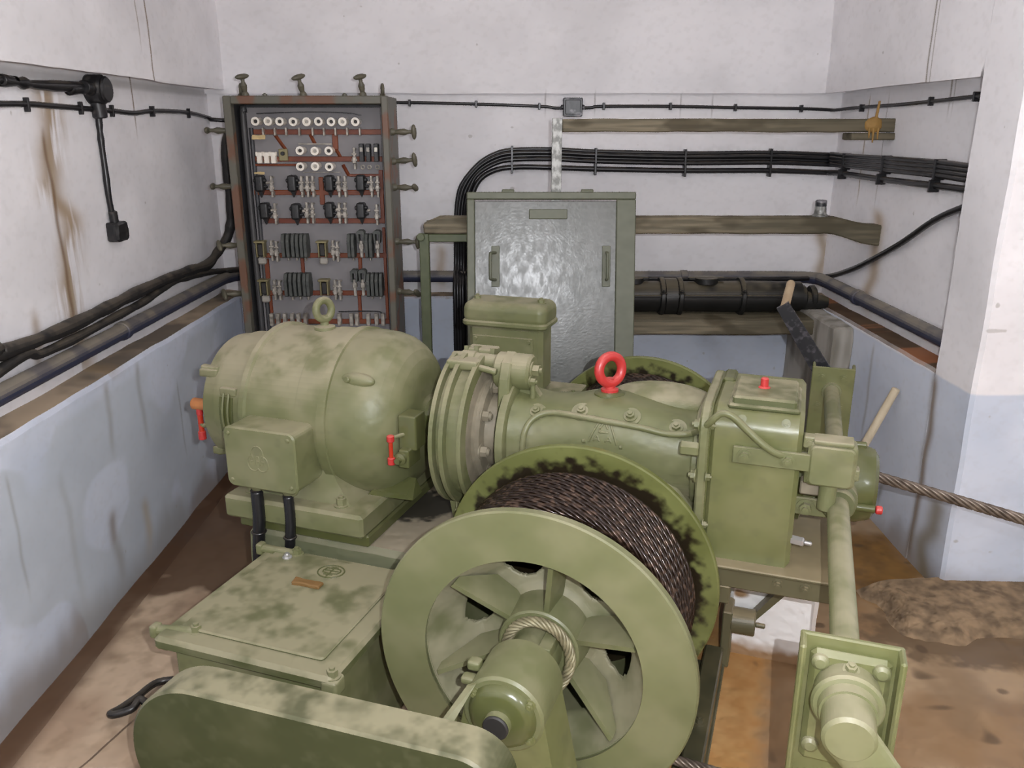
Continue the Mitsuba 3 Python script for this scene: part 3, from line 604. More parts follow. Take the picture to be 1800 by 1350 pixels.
# boards
obj('wooden_board', rough(bx(.22, 1.70, 3.80, 3.88, 1.632, 1.688, .004), .05, .004, 9.), 'wood_grey', None, 30, 'upper grey weathered board running from the galvanised post to the right wall', 'board')
mb = bx(-.402, 1.70, 3.80, 3.90, 1.188, 1.262, .006); mb = rough(mb, .045, .004, 8., 3.)
q = np.array(mb.vertices); k = np.clip((q[:, 0] - 1.42) / .25, 0, 1); q[:, 2] -= .055 * k * k * (3 - 2 * k); q[:, 2] += .02 * k * (q[:, 2] > 1.2); k2 = np.clip((-.33 - q[:, 0]) / .07, 0, 1); q[:, 2] -= np.where(q[:, 2] > 1.24, .028 * k2, 0); mb.vertices = q
obj('wooden_board', mb, 'wood_grey', None, 30, 'middle grey board running behind the leaning metal cover with a split right end', 'board')
obj('wooden_board', rough(bx(.1, 1.492, 3.98, 4.346, .672, .746, .006), .05, .005, 8., 6.), 'wood_grey', None, 30, 'lowest stained board carrying the black iron conduit', 'board')
obj('wooden_block', rough(bx(1.49, 1.70, 3.79, 3.9, 1.598, 1.628, .004), .04, .003, 9.), 'wood_grey', None, 30, 'small dark wooden block under the right end of the upper board', 'block')
ms_ = trimesh.creation.icosphere(subdivisions=4, radius=1.0); ms_.apply_scale((.040, .018, .034)); ms_ = rough(ms_, .5, .008, 22.)
ms_ = cat_([ms_] + [cyl((x, -.012, -.01), (x + .002, -.012, -l), .006, .002, 10, .003) for x, l in ((-.022, .055), (-.004, .075), (.016, .062))] + [cyl((.004, -.004, .02), (.012, -.004, .10), .007, .002, 10, .005)])
obj('mastic_lump', ms_.apply_translation((1.585, 3.80, 1.662)), 'mastic', None, 40, 'yellow-brown lump with drips stuck to the upper board near the right wall', 'mastic')
t = thing('pipe_stub', 'short capped grey pipe stub standing on the middle board', 'pipe')
obj('tube', lathe([(0, 0), (0, .034), (.012, .034), (.016, .028), (.05, .024), (.05, 0)], (1.41, 3.85, 1.258), Z3, 24), 'galvanised', t)
obj('cap', cyl((1.41, 3.85, 1.305), (1.41, 3.85, 1.336), .025, .004, 24), 'box_dark', t)
t = thing('galvanised_post', 'mottled galvanised angle post behind the leaning cover below the junction box', 'post')
obj('web', bx(.175, .219, 3.775, 3.781, 0, 1.69, .001), 'galvanised', t)
obj('flange', bx(.175, .181, 3.778, 3.80, 0, 1.69, .001), 'galvanised', t)
obj('bolt', bolt((.197, 3.775, 1.66), (0, -1, 0), .009), 'galvanised', t)
t = thing('support_frame', 'green steel angle frame under the left end of the middle board', 'frame')
obj('post', bx(-.424, -.380, 3.80, 3.845, 0, 1.188, .003), 'post_green', t)
obj('crossbar', bx(-.380, .10, 3.80, 3.845, 1.152, 1.187, .003), 'post_green', t)
obj('corner_bolt', cyl((-.415, 3.78, 1.175), (-.415, 3.80, 1.175), .018), 'post_green', t)
obj('bracket', bx(-.40, -.36, 3.845, 3.9, 1.16, 1.188, .003), 'post_green', t)
m = rough(bx(1.488, 1.585, 3.72, 4.36, 0, .770, .01), .05, .008, 9.)
obj('concrete_post', m, 'concrete_grey', None, 30, 'short grey concrete post in the right back corner below the ledge', 'post')

# leaning metal cover
lean = math.atan(.186)
L4 = trimesh.transformations.rotation_matrix(-lean, (1, 0, 0), (0, 3.552, 0))
def leaned(m):
    m = m.copy(); m.apply_transform(L4); m.apply_translation((0, -.052, 0)); return m
t = thing('metal_cover', 'grey-green sheet metal cover with two handles leaning against the middle board', 'cover')
h = 1.40
obj('panel', leaned(bx(-.165, .462, 3.536, 3.545, .02, h - .04, .002)), 'cover_grey', t)
for nm, b in (('frame_rail', bx(-.20, .548, 3.53, 3.558, h - .032, h)), ('frame_rail', bx(-.20, .548, 3.53, 3.558, 0.0, .03)), ('frame_stile', bx(-.20, -.165, 3.53, 3.558, .03, h - .032)), ('frame_stile', bx(.462, .548, 3.532, 3.556, .03, h - .032))):
    obj(nm, leaned(b), 'cover_frame', t)
obj('name_plate', leaned(bx(.075, .245, 3.529, 3.538, h - .118, h - .075, .003)), 'cover_frame', t)
for x0, side in ((-.088, -1), (.405, 0)):
    obj('handle_plate', leaned(bx(x0 - .004, x0 + .033, 3.531, 3.538, .985, 1.165, .002)), 'cover_frame', t)
    xh = x0 + .015
    hp = [(xh, 3.533, 1.135), (xh + .018 * side, 3.50, 1.132), (xh + .022 * side, 3.488, 1.12), (xh + .022 * side, 3.487, 1.03), (xh + .018 * side, 3.50, 1.018), (xh, 3.533, 1.015)]
    obj('handle', leaned(tube(hp, .0065, 10, 6)), 'cover_frame', t, smooth=True)
for x in (-.02, .33):
    obj('hinge', leaned(cyl((x - .025, 3.545, h + .004), (x + .03, 3.545, h + .004), .009)), 'cover_frame', t)

# ================================================================== switch panel
t = thing('switch_panel', 'open rusty steel cabinet of old contactors and porcelain fuses against the back wall', 'electrical panel')
XL, XR, YF, YB, ZT = -1.276, -.548, 3.85, 4.15, 1.785
for nm, b in (('frame_stile', bx(XL, XL + .034, YF, YF + .05, 0, ZT)), ('frame_stile', bx(XR - .03, XR, YF, YF + .05, 0, ZT)), ('frame_rail', bx(XL + .034, XR - .03, YF, YF + .05, ZT - .035, ZT)), ('frame_rail', bx(XL + .034, XR - .03, YF, YF + .05, 0, .06))):
    obj(nm, b, 'frame_rust', t)
obj('top_sheet', bx(XL, XR, YF + .05, YB, ZT - .012, ZT - .002, .001), 'frame_rust', t)
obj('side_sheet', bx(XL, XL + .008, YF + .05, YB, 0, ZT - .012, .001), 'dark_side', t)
obj('side_sheet', bx(XR - .008, XR, YF + .05, YB, 0, ZT - .012, .001), 'frame_rust', t)
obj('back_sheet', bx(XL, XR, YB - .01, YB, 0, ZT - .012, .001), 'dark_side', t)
obj('slate_panel', bx(-1.225, -.575, 4.005, 4.025, .1, 1.74, .003), 'slate', t)
obj('conduit', tube([(-1.235, 3.99, .1), (-1.235, 3.99, 1.6), (-1.225, 3.99, 1.72)], .014, 12), 'dark_side', t, smooth=True)
obj('conduit', tube([(-1.20, 4.0, .1), (-1.205, 4.0, 1.65)], .010, 12), 'dark_side', t, smooth=True)
obj('door_edge', bx(-.59, -.582, 3.90, 4.0, .08, 1.74, .001), 'dark_side', t)
for (x0, x1, z0, z1) in D['bars']:
    if x1 - x0 < .012: x0, x1 = x0 - .006, x1 + .008
    obj('bus_bar', bx(x0, x1, 3.992, 4.006, z0, z1, .002), 'bar_rust', t)
for (p, q) in D['diag']:
    obj('bus_bar', tube([(p[0], 4.0, p[1]), (q[0], 4.0, q[1])], .008, 4), 'bar_rust', t, smooth=False)
def put(m, x, y, z): m = m.copy(); m.apply_translation((x, y, z)); return m
fb = lathe([(0, 0), (0, .017), (.055, .0185), (.06, .020), (.07, .019), (.07, .011), (.062, .010), (.062, 0)], (0, 0, 0), (0, -1, 0), 28)
fh = cyl((0, -.061, 0), (0, -.0655, 0), .008, .001, 16)
for k, (x, z) in enumerate(D['fuses']):
    f = obj('fuse', put(fb, x, 4.0, z), 'porcelain', t)
    obj('fuse_cap', put(fh, x, 4.0, z), 'hole_dark' if k % 3 != 1 else 'porcelain_dim', f)
obj('fuse_link', tube([(-1.17, 3.985, 1.712), (-1.05, 3.98, 1.716), (-.9, 3.98, 1.719), (-.75, 3.98, 1.714), (-.69, 3.985, 1.705)], .002, 6), 'bakelite', t)
obj('fuse_link', bx(-.985, -.83, 3.97, 3.976, 1.575, 1.582, .001), 'contact_metal', t)
obj('fuse_link', bx(-.975, -.80, 3.98, 3.984, 1.450, 1.454, .001), 'contact_metal', t)
tabm = bx(-.0042, .0042, -.012, .012, -.018, .018, .0015)
for x, z in D['tabs']:
    obj('terminal_tab', put(tabm, x, 3.985, z), 'contact_metal', t)
blk = cat_([rbx(-.022, .018, -.03, .03, -.034, .04, .010, 1), cyl((-.03, -.01, .016), (.03, -.01, .016), .010, .003, 12), cyl((-.026, -.01, -.012), (.034, -.01, -.012), .007, .002, 12), hullpts([(-.012, -.02, -.03), (.012, -.02, -.03), (.012, .02, -.03), (-.012, .02, -.03), (0, -.01, -.062), (0, .01, -.062)])])
for x, z in D['blacks']:
    c = obj('contactor', put(blk, x, 3.975, z), 'bakelite', t)
    obj('terminal_screw', put(cyl((.03, -.02, .006), (.044, -.02, .006), .006, .001, 10), x, 3.975, z), 'contact_metal', c)
con = cat_([bx(-.006, .006, -.022, -.012, -.002, .042, .002), bx(-.009, .009, -.03, -.012, -.03, .002, .003), bx(-.005, .005, -.02, .015, -.056, -.03, .001), cyl((-.013, -.02, -.014), (.013, -.02, -.014), .006, .001, 10), cyl((-.011, -.02, .012), (.011, -.02, .012), .005, .001, 10), bx(-.005, .005, -.012, .02, .03, .038, .001)])
for x, z in D['contacts']:
    obj('contact_blade', put(con, x, 3.975, z), 'contact_metal', t)
for x, z in D['frames']:
    f = obj('relay_frame', cat_([bx(x - .028, x + .024, 3.95, 4.0, z + .028, z + .038, .002), bx(x - .02, x - .013, 3.95, 4.0, z - .04, z + .03, .002), bx(x + .013, x + .02, 3.95, 4.0, z - .04, z + .03, .002)]), 'brass_dull', t)
    obj('relay_coil', bx(x - .013, x + .013, 3.955, 3.99, z - .034, z + .024, .004), 'hole_dark', f)
    obj('relay_foot', bx(x - .018, x + .02, 3.96, 3.99, z - .075, z - .042, .006), 'porcelain_dim', f)
coil = prism(sg.Polygon([(-.03, -.048), (.03, -.048), (.034, .01), (.02, .046), (-.02, .048), (-.034, .02)]).buffer(.008), (-.0068, 0, 0), U3, .0136)
for x, z in D['coils']:
    obj('resistor_disc', put(coil, x, 3.965, z), 'coil_dark', t)
ch = cat_([prism(sg.Polygon([(-.014, -.03), (.014, -.03), (.018, .02), (.010, .028), (-.010, .028), (-.018, .02)]).difference(sg.Polygon([(-.007, -.03), (.007, -.03), (.009, .012), (-.009, .012)])), (0, .02, 0), (0, -1, 0), .05)])
for x, z in D['chutes']:
    c = obj('arc_chute', put(ch, x, 3.95, z), 'coil_dark', t)
    obj('contact_arm', put(cat_([bx(-.007, .007, -.02, -.005, -.10, -.02, .002), bx(-.010, .010, -.024, 0, -.06, -.035, .002)]), x, 3.95, z), 'contact_metal', c)
for x, z in D['terms']:
    obj('terminal_tab', put(bx(-.009, .009, -.02, .01, -.03, .03, .002), x, 3.98, z), 'contact_metal', t)
obj('wire_loom', tube([(-.85, 3.98, .79), (-.82, 3.975, .79), (-.75, 3.975, .792), (-.65, 3.975, .79), (-.64, 3.98, .77)], .003, 6), 'bakelite', t)
for x, z in D['knives']:
    obj('knife_switch', put(cat_([bx(-.011, .011, -.02, .01, -.022, .028, .002), bx(-.016, -.010, -.02, 0, .01, .03, .002), bx(.010, .016, -.02, 0, .01, .03, .002)]), x, 3.985, z), 'porcelain', t)
for k, (x, z) in enumerate(D['relays']):
    r_ = obj('indicator', put(bx(-.010, .010, -.03, .01, -.05, .03, .002), x, 3.985, z), 'bakelite', t)
    obj('window', put(bx(-.007, .007, -.033, -.028, -.006, .014, .001), x, 3.985, z), 'porcelain' if k == 2 else 'porcelain_dim', r_)
    obj('base_ring', put(ring((0, -.01, -.075), (0, 1, 0), .008, .0035, 20, 8), x, 3.985, z), 'contact_metal', r_)
x, z = D['pale']; obj('contact_blade', put(con, x, 3.97, z), 'contact_metal', t)
x, z = D['plate']
f = obj('mounting_plate', put(bx(-.021, .021, -.004, .004, -.027, .027, .002), x, 3.985, z), 'brass_dull', t)
obj('knob', put(cyl((0, -.004, .006), (0, -.02, .006), .009, .002, 16), x, 3.985, z), 'bakelite', f)
obj('paper_tag', rough(bx(-1.19, -1.13, 3.955, 3.957, 1.600, 1.618, 0), .015, .006, 40.), 'paper_tan', t)
obj('paper_tag', rough(bx(-1.196, -1.15, 3.955, 3.957, 1.444, 1.454, 0), .015, .006, 40.), 'paper_tan', t)
def wing_knob(o, d, tilt, L=.085):
    o, d = np.array(o, float), np.array(d, float) / np.linalg.norm(d)
    st = lathe([(0, 0), (0, .017), (.012, .016), (.02, .010), (L * .35, .012), (L * .6, .015), (L * .8, .008), (L, .009), (L, 0)], o, d, 18)
    hd = trimesh.creation.icosphere(subdivisions=2, radius=1.0); hd.apply_scale((.034, .015, .012)); hd.apply_transform(rot_to(d) @ trimesh.transformations.rotation_matrix(tilt, (0, 0, 1)))
    hd.apply_translation(o + d * (L + .006))
    return cat_([st, hd])
for o, d, ti in [((-1.195, 3.93, ZT), (-.05, -.2, 1), .6), ((-.935, 3.93, ZT), (-.15, -.3, 1), .4), ((-.668, 3.93, ZT), (-.08, -.25, 1), .5), ((XL, 3.93, 1.637), (-1, -.15, .02), 1.5), ((XL, 3.93, 1.39), (-1, -.15, .02), 1.5), ((XL, 3.93, 1.12), (-.75, -.5, .05), .9), ((XL, 3.93, .89), (-.75, -.5, .05), .9),
        ((XR, 3.93, 1.632), (1, -.1, .0), .2), ((XR, 3.93, 1.503), (.7, -.1, .05), .3), ((XR, 3.93, 1.387), (1, -.2, .0), 1.2), ((XR, 3.93, 1.138), (1, -.05, -.03), .1), ((XR, 3.93, .90), (.8, -.3, -.02), 1.0)]:
    obj('wing_knob', wing_knob(o, d, ti, .098 if abs(d[2]) < .5 else .078), 'knob_iron', t)
for x in (XL + .075, XR - .015):
    obj('lifting_eye', cat_([ring((x - .02, 3.95, ZT + .028), (1, .25, 0), .022, .007, 24, 8), cyl((x - .02, 3.95, ZT - .004), (x - .02, 3.95, ZT + .012), .012, .002, 14)]), 'knob_iron', t)
for x in (-1.10, -.745):
    obj('bolt', bolt((x, 3.9, ZT - .002), Z3, .010), 'knob_iron', t)
# ================================================================== electric motor (machine coordinates a, b, z)
B0, ZA = 2.30, .755
mo = thing('electric_motor', 'big dusty olive green electric motor with a lifting eye on top', 'motor')
part('frame', lathe([(0, 0), (0, .258), (.004, .270), (.022, .270), (.028, .262), (.205, .264), (.212, .268), (.285, .268), (.290, .276), (.318, .276), (.322, .268), (.322, 0)], (-1.635, B0, ZA), U3, 96), 'paint_dusty', mo)
bell = [(0, 0), (0, .262), (.006, .270), (.05, .271), (.10, .267), (.135, .257), (.165, .240), (.190, .216), (.208, .188), (.220, .155), (.227, .12), (.230, .075), (.240, .06), (.240, 0)]
part('end_bell', lathe(bell, (-1.325, B0, ZA), U3, 96), 'paint_mid', mo)
part('bearing_boss', lathe([(0, 0), (0, .062), (.02, .060), (.028, .052), (.05, .050), (.052, 0)], (-1.09, B0, ZA), U3, 40), 'paint_gloss', mo)
part('shaft', cyl((-1.05, B0, ZA), (-.95, B0, ZA), .034), 'bare_metal', mo)
part('slip_ring_cover', lathe([(0, 0), (0, .12), (.012, .17), (.022, .205), (.03, .215), (.07, .220), (.09, .228), (.205, .232), (.205, 0)], (-1.838, B0, ZA), U3, 80), 'paint_dusty', mo)
# brush window in the cover: two bosses, a recess and guide rods
def on_mo(a, r, deg):                                     # deg 180 = towards the camera (-b), 90 = up
    return np.array([a, B0 + r * math.cos(math.radians(deg)), ZA + r * math.sin(math.radians(deg))])
for dg in (158, 196):
    o = on_mo(-1.70, .226, dg)
    part('window_boss', rbx(o[0] - .032, o[0] + .032, o[1] - .012, o[1] + .02, o[2] - .014, o[2] + .014, .006, 1), 'paint_dusty', mo)
part('window_recess', hullpts([on_mo(a, r, dg) for a in (-1.73, -1.68) for r in (.20, .2335) for dg in (163, 169, 175, 181, 187, 192)]), 'paint_gloss', mo)
for a in (-1.713, -1.693):
    part('guide_rod', tube([on_mo(a, .238, 160), on_mo(a, .240, 177), on_mo(a, .238, 195)], .004, 8, 4), 'paint_mid', mo, smooth=True)
for dg in (140, 143, 226):
    o = on_mo(-1.815, .212, dg); part('cover_clip', rough(rbx(o[0] - .02, o[0] + .05, o[1] - .015, o[1] + .015, o[2] - .014, o[2] + .014, .006, 1), .012, .004, 40.), 'paint_dusty', mo)
o = on_mo(-1.79, .19, 180)
part('end_plug', [cyl(on_mo(-1.78, .17, 176), on_mo(-1.885, .17, 176), .020, .004, 24)], 'rust_knob', mo, label='rusty orange plug')
g = part('oil_gauge', [tube([on_mo(-1.83, .17, 200), on_mo(-1.855, .18, 201), on_mo(-1.862, .185, 201) + np.array([0, 0, .01])], .008, 10, 5)], 'paint_mid', mo, smooth=True)
p0 = on_mo(-1.862, .185, 203) + np.array([0, 0, -.03])
part('gauge_tube', cyl(p0, p0 + [0, 0, .085], .009, .001, 16), 'glass_red', g)
part('gauge_cap', cyl(p0 - [0, 0, .012], p0 + [0, 0, .018], .013, .002, 16), 'red_paint', g)
part('gauge_cap', cyl(p0 + [0, 0, .075], p0 + [0, 0, .098], .011, .002, 16), 'red_paint', g)
part('lifting_eye', eyebolt((-1.462, B0, ZA + .262), .031, .0125, .034, (.93, -.33, .1), .034), 'paint_dusty', mo)
# oval lug pocket on the end bell
o = on_mo(-1.235, .258, 140)
lug = trimesh.creation.icosphere(subdivisions=3); lug.apply_scale((.058, .022, .024)); lug.apply_translation(o)
lp = part('lug_pocket', lug, 'paint_mid', mo)
part('lug_bolt', cyl(o + [-.02, -.012, .004], o + [-.024, -.028, .008], .010, .002, 14), 'paint_mid', lp)
# square boss and oil gauge beside the shaft
part('bearing_block', rbx(-1.105, -1.045, 2.10, 2.17, .715, .825, .006, 1), 'paint_gloss', mo)
part('drain_block', rbx(-1.095, -1.06, 2.075, 2.16, .665, .725, .006, 1), 'paint_gloss', mo)
part('drain_knob', lathe([(0, 0), (0, .020), (.012, .019), (.016, .010), (.03, .009), (.03, 0)], (-1.085, 2.075, .698), (0, -1, 0), 24), 'paint_gloss', mo)
g = part('oil_gauge', [cyl((-1.108, 2.06, .70), (-1.08, 2.10, .70), .006), cyl((-1.108, 2.06, .765), (-1.08, 2.12, .765), .006)], 'paint_mid', mo)
part('gauge_tube', cyl((-1.108, 2.056, .695), (-1.108, 2.056, .765), .0065, .001, 14), 'glass_red', g)
part('gauge_cap', cyl((-1.108, 2.056, .682), (-1.108, 2.056, .705), .0115, .002, 16), 'red_paint', g)
part('gauge_cap', cyl((-1.108, 2.056, .755), (-1.108, 2.056, .775), .0115, .002, 16), 'red_paint', g)
# foot and base plate
part('foot', hullpts([(-1.50, 2.08, .66), (-1.36, 2.08, .66), (-1.36, 2.52, .66), (-1.50, 2.52, .66), (-1.60, 2.03, .53), (-1.24, 2.03, .53), (-1.24, 2.57, .53), (-1.60, 2.57, .53)]), 'paint_mid', mo)
part('base_plate', bx(-1.675, -1.175, 1.975, 2.62, .455, .532, .010), 'paint_mid', mo)
part('skirt_plate', bx(-1.64, -1.17, 2.0, 2.60, .418, .458, .006), 'paint_gloss', mo)
for a, b in ((-1.275, 2.03), (-1.60, 2.03), (-1.275, 2.57), (-1.60, 2.57)):
    part('foot_bolt', bolt((a, b, .532), Z3, .016, .022), 'paint_mid', mo)
part('bottom_lug', hullpts([(-1.24, 2.13, .53), (-1.08, 2.13, .535), (-1.08, 2.2, .535), (-1.24, 2.2, .53), (-1.22, 2.13, .55), (-1.10, 2.13, .55), (-1.2, 2.2, .58), (-1.1, 2.2, .58)]), 'paint_gloss', mo)
# terminal box of the motor with its raised mark
tb = part('terminal_box', chprism(rrect(.248, .192, .022), (-1.482, 2.075, .694), (0, -1, 0), .142, .007), 'paint_mid', mo, label='flat terminal box with a raised trefoil mark')
part('cover_plate', chprism(rrect(.252, .196, .024), (-1.482, 1.942, .694), (0, -1, 0), .016, .005), 'paint_mid', tb)
for a, z in ((-1.588, .770), (-1.378, .770), (-1.588, .618), (-1.378, .618)):
    part('screw', lathe([(0, 0), (0, .007), (.004, .005), (.006, 0)], (a, 1.926, z), (0, -1, 0), 14), 'paint_mid', tb)
def relief(pts, o, right, up, r, raw=False):
    o, right, up = (np.asarray(v, float) for v in (o, right, up))
    return tube([o + right * x + up * y for x, y in pts], r, 8, 6)
cl = []
for ang, n0 in ((90, 0), (205, 0), (335, 0)):
    cx, cy = .017 * math.cos(math.radians(ang)), .017 * math.sin(math.radians(ang)) * 1.25
    cl.append(relief([(cx + .021 * math.cos(math.radians(t)), cy + .025 * math.sin(math.radians(t))) for t in np.linspace(ang - 115, ang + 115, 13)], (-1.49, 1.926, .692), U3, Z3, .0019))
for x0 in (-.020, .0, .018):
    cl.append(relief([(x0 - .006, -.016), (x0 - .005, .008), (x0, .014), (x0 + .005, .008), (x0 + .006, -.016)], (-1.49, 1.926, .692), U3, Z3, .0018))
    cl.append(relief([(x0 - .005, -.002), (x0 + .005, -.002)], (-1.49, 1.926, .692), U3, Z3, .0016))
part('raised_mark', cl, 'paint_mid', tb, smooth=True)
for a in (-1.54, -1.425):
    part('cable_gland', lathe([(0, 0), (0, .034), (.012, .033), (.026, .024), (.036, .021), (.036, 0)], (a, 1.985, .602), (0, 0, -1), 24), 'paint_mid', tb)
for i, (a, ln) in enumerate(((-1.54, 0), (-1.425, 1))):
    k = thing('motor_cable', ('left' if i == 0 else 'right') + ' one of two black hoses coming out below the motor terminal box', 'cable')
    pts = [(a, 1.972, .57), (a + .004, 1.966, .48), (a - .006, 1.962, .36), (a - .01, 1.958, .24), (a - .03, 1.955, .10), (a - .10, 1.94, .03)]
    part('hose', tube(pts, .0195 if i == 0 else .016, 14, 8), 'cable_black', k, smooth=True)
    part('clamp', ring((a, 1.964, .43), Z3, .021 if i == 0 else .0175, .0035, 24, 8), 'cable_black', k)

# ================================================================== brake between motor and gear
br = thing('drum_brake', 'green shoe brake with two ribbed jaws between motor and worm gear', 'brake')
part('brake_drum', lathe([(0, 0), (0, .16), (.004, .205), (.100, .205), (.104, .19), (.104, .0)], (-.985, B0, .748), U3, 80), 'bare_metal', br)
part('coupling_flange', lathe([(0, 0), (0, .168), (.012, .170), (.022, .158), (.024, .12), (.06, .115), (.062, 0)], (-.882, B0, .748), U3, 64), 'bare_metal', br)
for t_ in np.arange(0, 360, 45):
    o = np.array([-.862, B0 + .142 * math.cos(math.radians(t_ + 12)), .748 + .142 * math.sin(math.radians(t_ + 12))])
    part('coupling_bolt', [bolt(o, U3, .017, .02), cyl(o, o + [.03, 0, 0], .012)], 'bare_metal', br)
part('hub', lathe([(0, 0), (0, .10), (.03, .098), (.04, .085), (.06, .08), (.06, 0)], (-.865, B0, .748), U3, 48), 'bare_metal', br)
def jaw(side):
    th = np.radians(np.linspace(-78, 80, 30)); out = []
    for a0, a1, r0, r1 in ((-.985, -.885, .208, .222), (-.985, -.972, .206, .248), (-.952, -.938, .218, .250), (-.897, -.883, .206, .246)):
        V = []
        for t in th:
            for a, r in ((a0, r0), (a1, r0), (a1, r1), (a0, r1)):
                V.append((a, B0 - side * r * math.cos(t), .748 + r * math.sin(t)))
        F = []
        n = len(th)
        for i in range(n - 1):
            for j in range(4):
                p, q = i * 4 + j, i * 4 + (j + 1) % 4
                F += [(p, q, q + 4), (p, q + 4, p + 4)]
        F += [(0, 2, 1), (0, 3, 2), (n * 4 - 4, n * 4 - 3, n * 4 - 2), (n * 4 - 4, n * 4 - 2, n * 4 - 1)]
        m = trimesh.Trimesh(V, F, process=False); m.fix_normals(); out.append(m)
    return cat_(out)
for sd in (1, -1):
    j = part('brake_jaw', jaw(sd), 'paint_mid', br)
    part('jaw_end', rbx(-.985, -.885, B0 - sd * .075 - .03, B0 - sd * .075 + .03, .955, .985, .008, 1), 'paint_dusty', j)
    part('jaw_foot', hullpts([(-.975, B0 - sd * .05, .50), (-.895, B0 - sd * .05, .50), (-.895, B0 - sd * .12, .53), (-.975, B0 - sd * .12, .53), (-.965, B0 - sd * .10, .42), (-.905, B0 - sd * .10, .42), (-.905, B0 - sd * .04, .42), (-.965, B0 - sd * .04, .42)]), 'paint_mid', j)
part('tie_rod', [lathe([(0, 0), (0, .024), (.03, .026), (.032, .030), (.075, .030), (.077, .026), (.15, .024), (.15, 0)], (-.995, B0 - .02, .965), U3, 28)], 'paint_dusty', br)
part('adjusting_rod', tube([(-.955, B0 - .075, .968), (-.91, B0 - .08, .966), (-.83, B0 - .085, .955)], .010, 12, 5), 'paint_dusty', br, smooth=True)
part('spring', wire_rope([(-.93 + .01 * k, B0 - .17, .535) for k in range(8)], .022, .03, 3, 6), 'paint_mid', br, smooth=True)
arm = sg.Polygon([(-.095, .0), (-.08, .14), (-.072, .215), (-.05, .262), (.0, .285), (.05, .262), (.07, .215), (.095, 0)])
part('hinge_bracket', [chprism(sa.translate(arm, 0, 0), (-.822, B0 - .02, .72), U3, .035, .005), chprism(sg.Point(0, 0).buffer(.055, quad_segs=8), (-.85, B0 - .02, .945), U3, .115, .008), hullpts([(-.79, B0 - .03, .98), (-.79, B0, .98), (-.70, B0 - .03, .86), (-.70, B0, .86), (-.79, B0 - .03, .84), (-.79, B0, .84)])], 'paint_dusty', br)
part('hinge_bolt', [bolt((-.735, B0 - .03, .955), U3, .018, .02), bolt((-.735, B0 - .05, .925), U3, .012, .015), cyl((-.728, B0 - .045, .87), (-.728, B0 - .045, .93), .008)], 'paint_dusty', br)

# ================================================================== worm gear
wg = thing('worm_gear', 'green cast worm gear housing with bolted top edge and a red lifting eye', 'gearbox')
part('housing_flange', lathe([(0, 0), (0, .165), (.008, .178), (.03, .178), (.036, .165), (.036, 0)], (-.81, B0, .742), U3, 80), 'paint_mid', wg)
WST = np.array([(-.80, .160, .890, .60), (-.77, .154, .884, .605), (-.70, .141, .872, .61), (-.62, .137, .878, .612), (-.54, .138, .897, .612), (-.48, .139, .902, .612), (-.40, .138, .890, .612), (-.31, .134, .872, .615), (-.25, .130, .862, .62), (-.205, .132, .864, .62)])
def wg_surf(a, ang):
    """Point on the worm housing; ang in degrees, 0 towards the camera side, 90 on top."""
    w, t_, b_ = (float(np.interp(a, WST[:, 0], WST[:, k])) for k in (1, 2, 3))
    c, s_ = math.cos(math.radians(ang)), math.sin(math.radians(ang)); e = 2 / 2.5
    zc = .742
    return np.array([a, B0 - w * math.copysign(abs(c) ** e, c), zc + ((t_ - zc) if s_ > 0 else (zc - b_)) * math.copysign(abs(s_) ** e, s_)])
AA = np.linspace(-.80, -.205, 48); TT = np.linspace(0, 360, 72, endpoint=False)
Vw = np.array([wg_surf(a, t_) for a in AA for t_ in TT]); nT = len(TT)
Fw = []
for i in range(len(AA) - 1):
    for j in range(nT):
        p, q = i * nT + j, i * nT + (j + 1) % nT
        Fw += [(p, q, q + nT), (p, q + nT, p + nT)]
hw = trimesh.Trimesh(Vw, Fw, process=False); hw.fix_normals()
part('housing', hw, 'paint_mid', wg, smooth=True)
part('neck_ring', lathe([(0, 0), (0, .14), (.004, .146), (.022, .146), (.026, .14), (.026, 0)], (-.240, B0, .742), U3, 72), 'paint_mid', wg)
part('wheel_case', lathe([(0, 0), (0, .33), (.02, .35), (.26, .35), (.28, .33), (.28, 0)], (-.52, B0 - .14, .43), V3, 96), 'paint_mid', wg)
hump = trimesh.creation.icosphere(subdivisions=3); hump.apply_scale((.16, .09, .05)); hump.apply_translation((-.36, 2.40, .865))
part('rear_hump', hump, 'paint_dusty', wg)
for a in (-.70, -.563, -.42, -.29):
    o = wg_surf(a, 52); nrm = (0, -.75, 1)
    pad = part('spot_face', lathe([(-.03, 0), (-.03, .032), (-.001, .030), (-.001, 0)], o, nrm, 24), 'paint_mid', wg)
    part('cover_bolt', bolt(o, nrm, .0135, .012), 'paint_mid', pad)
ey = part('lifting_eye', eyebolt((-.503, 2.30, .905), .040, .0145, .026, (.72, -.65, .1), .026), 'red_paint', wg, label='bright red lifting eye')
part('eye_washer', lathe([(0, 0), (0, .046), (.006, .045), (.012, .036), (.012, 0)], (-.503, 2.30, .894), Z3, 32), 'paint_gloss', ey)
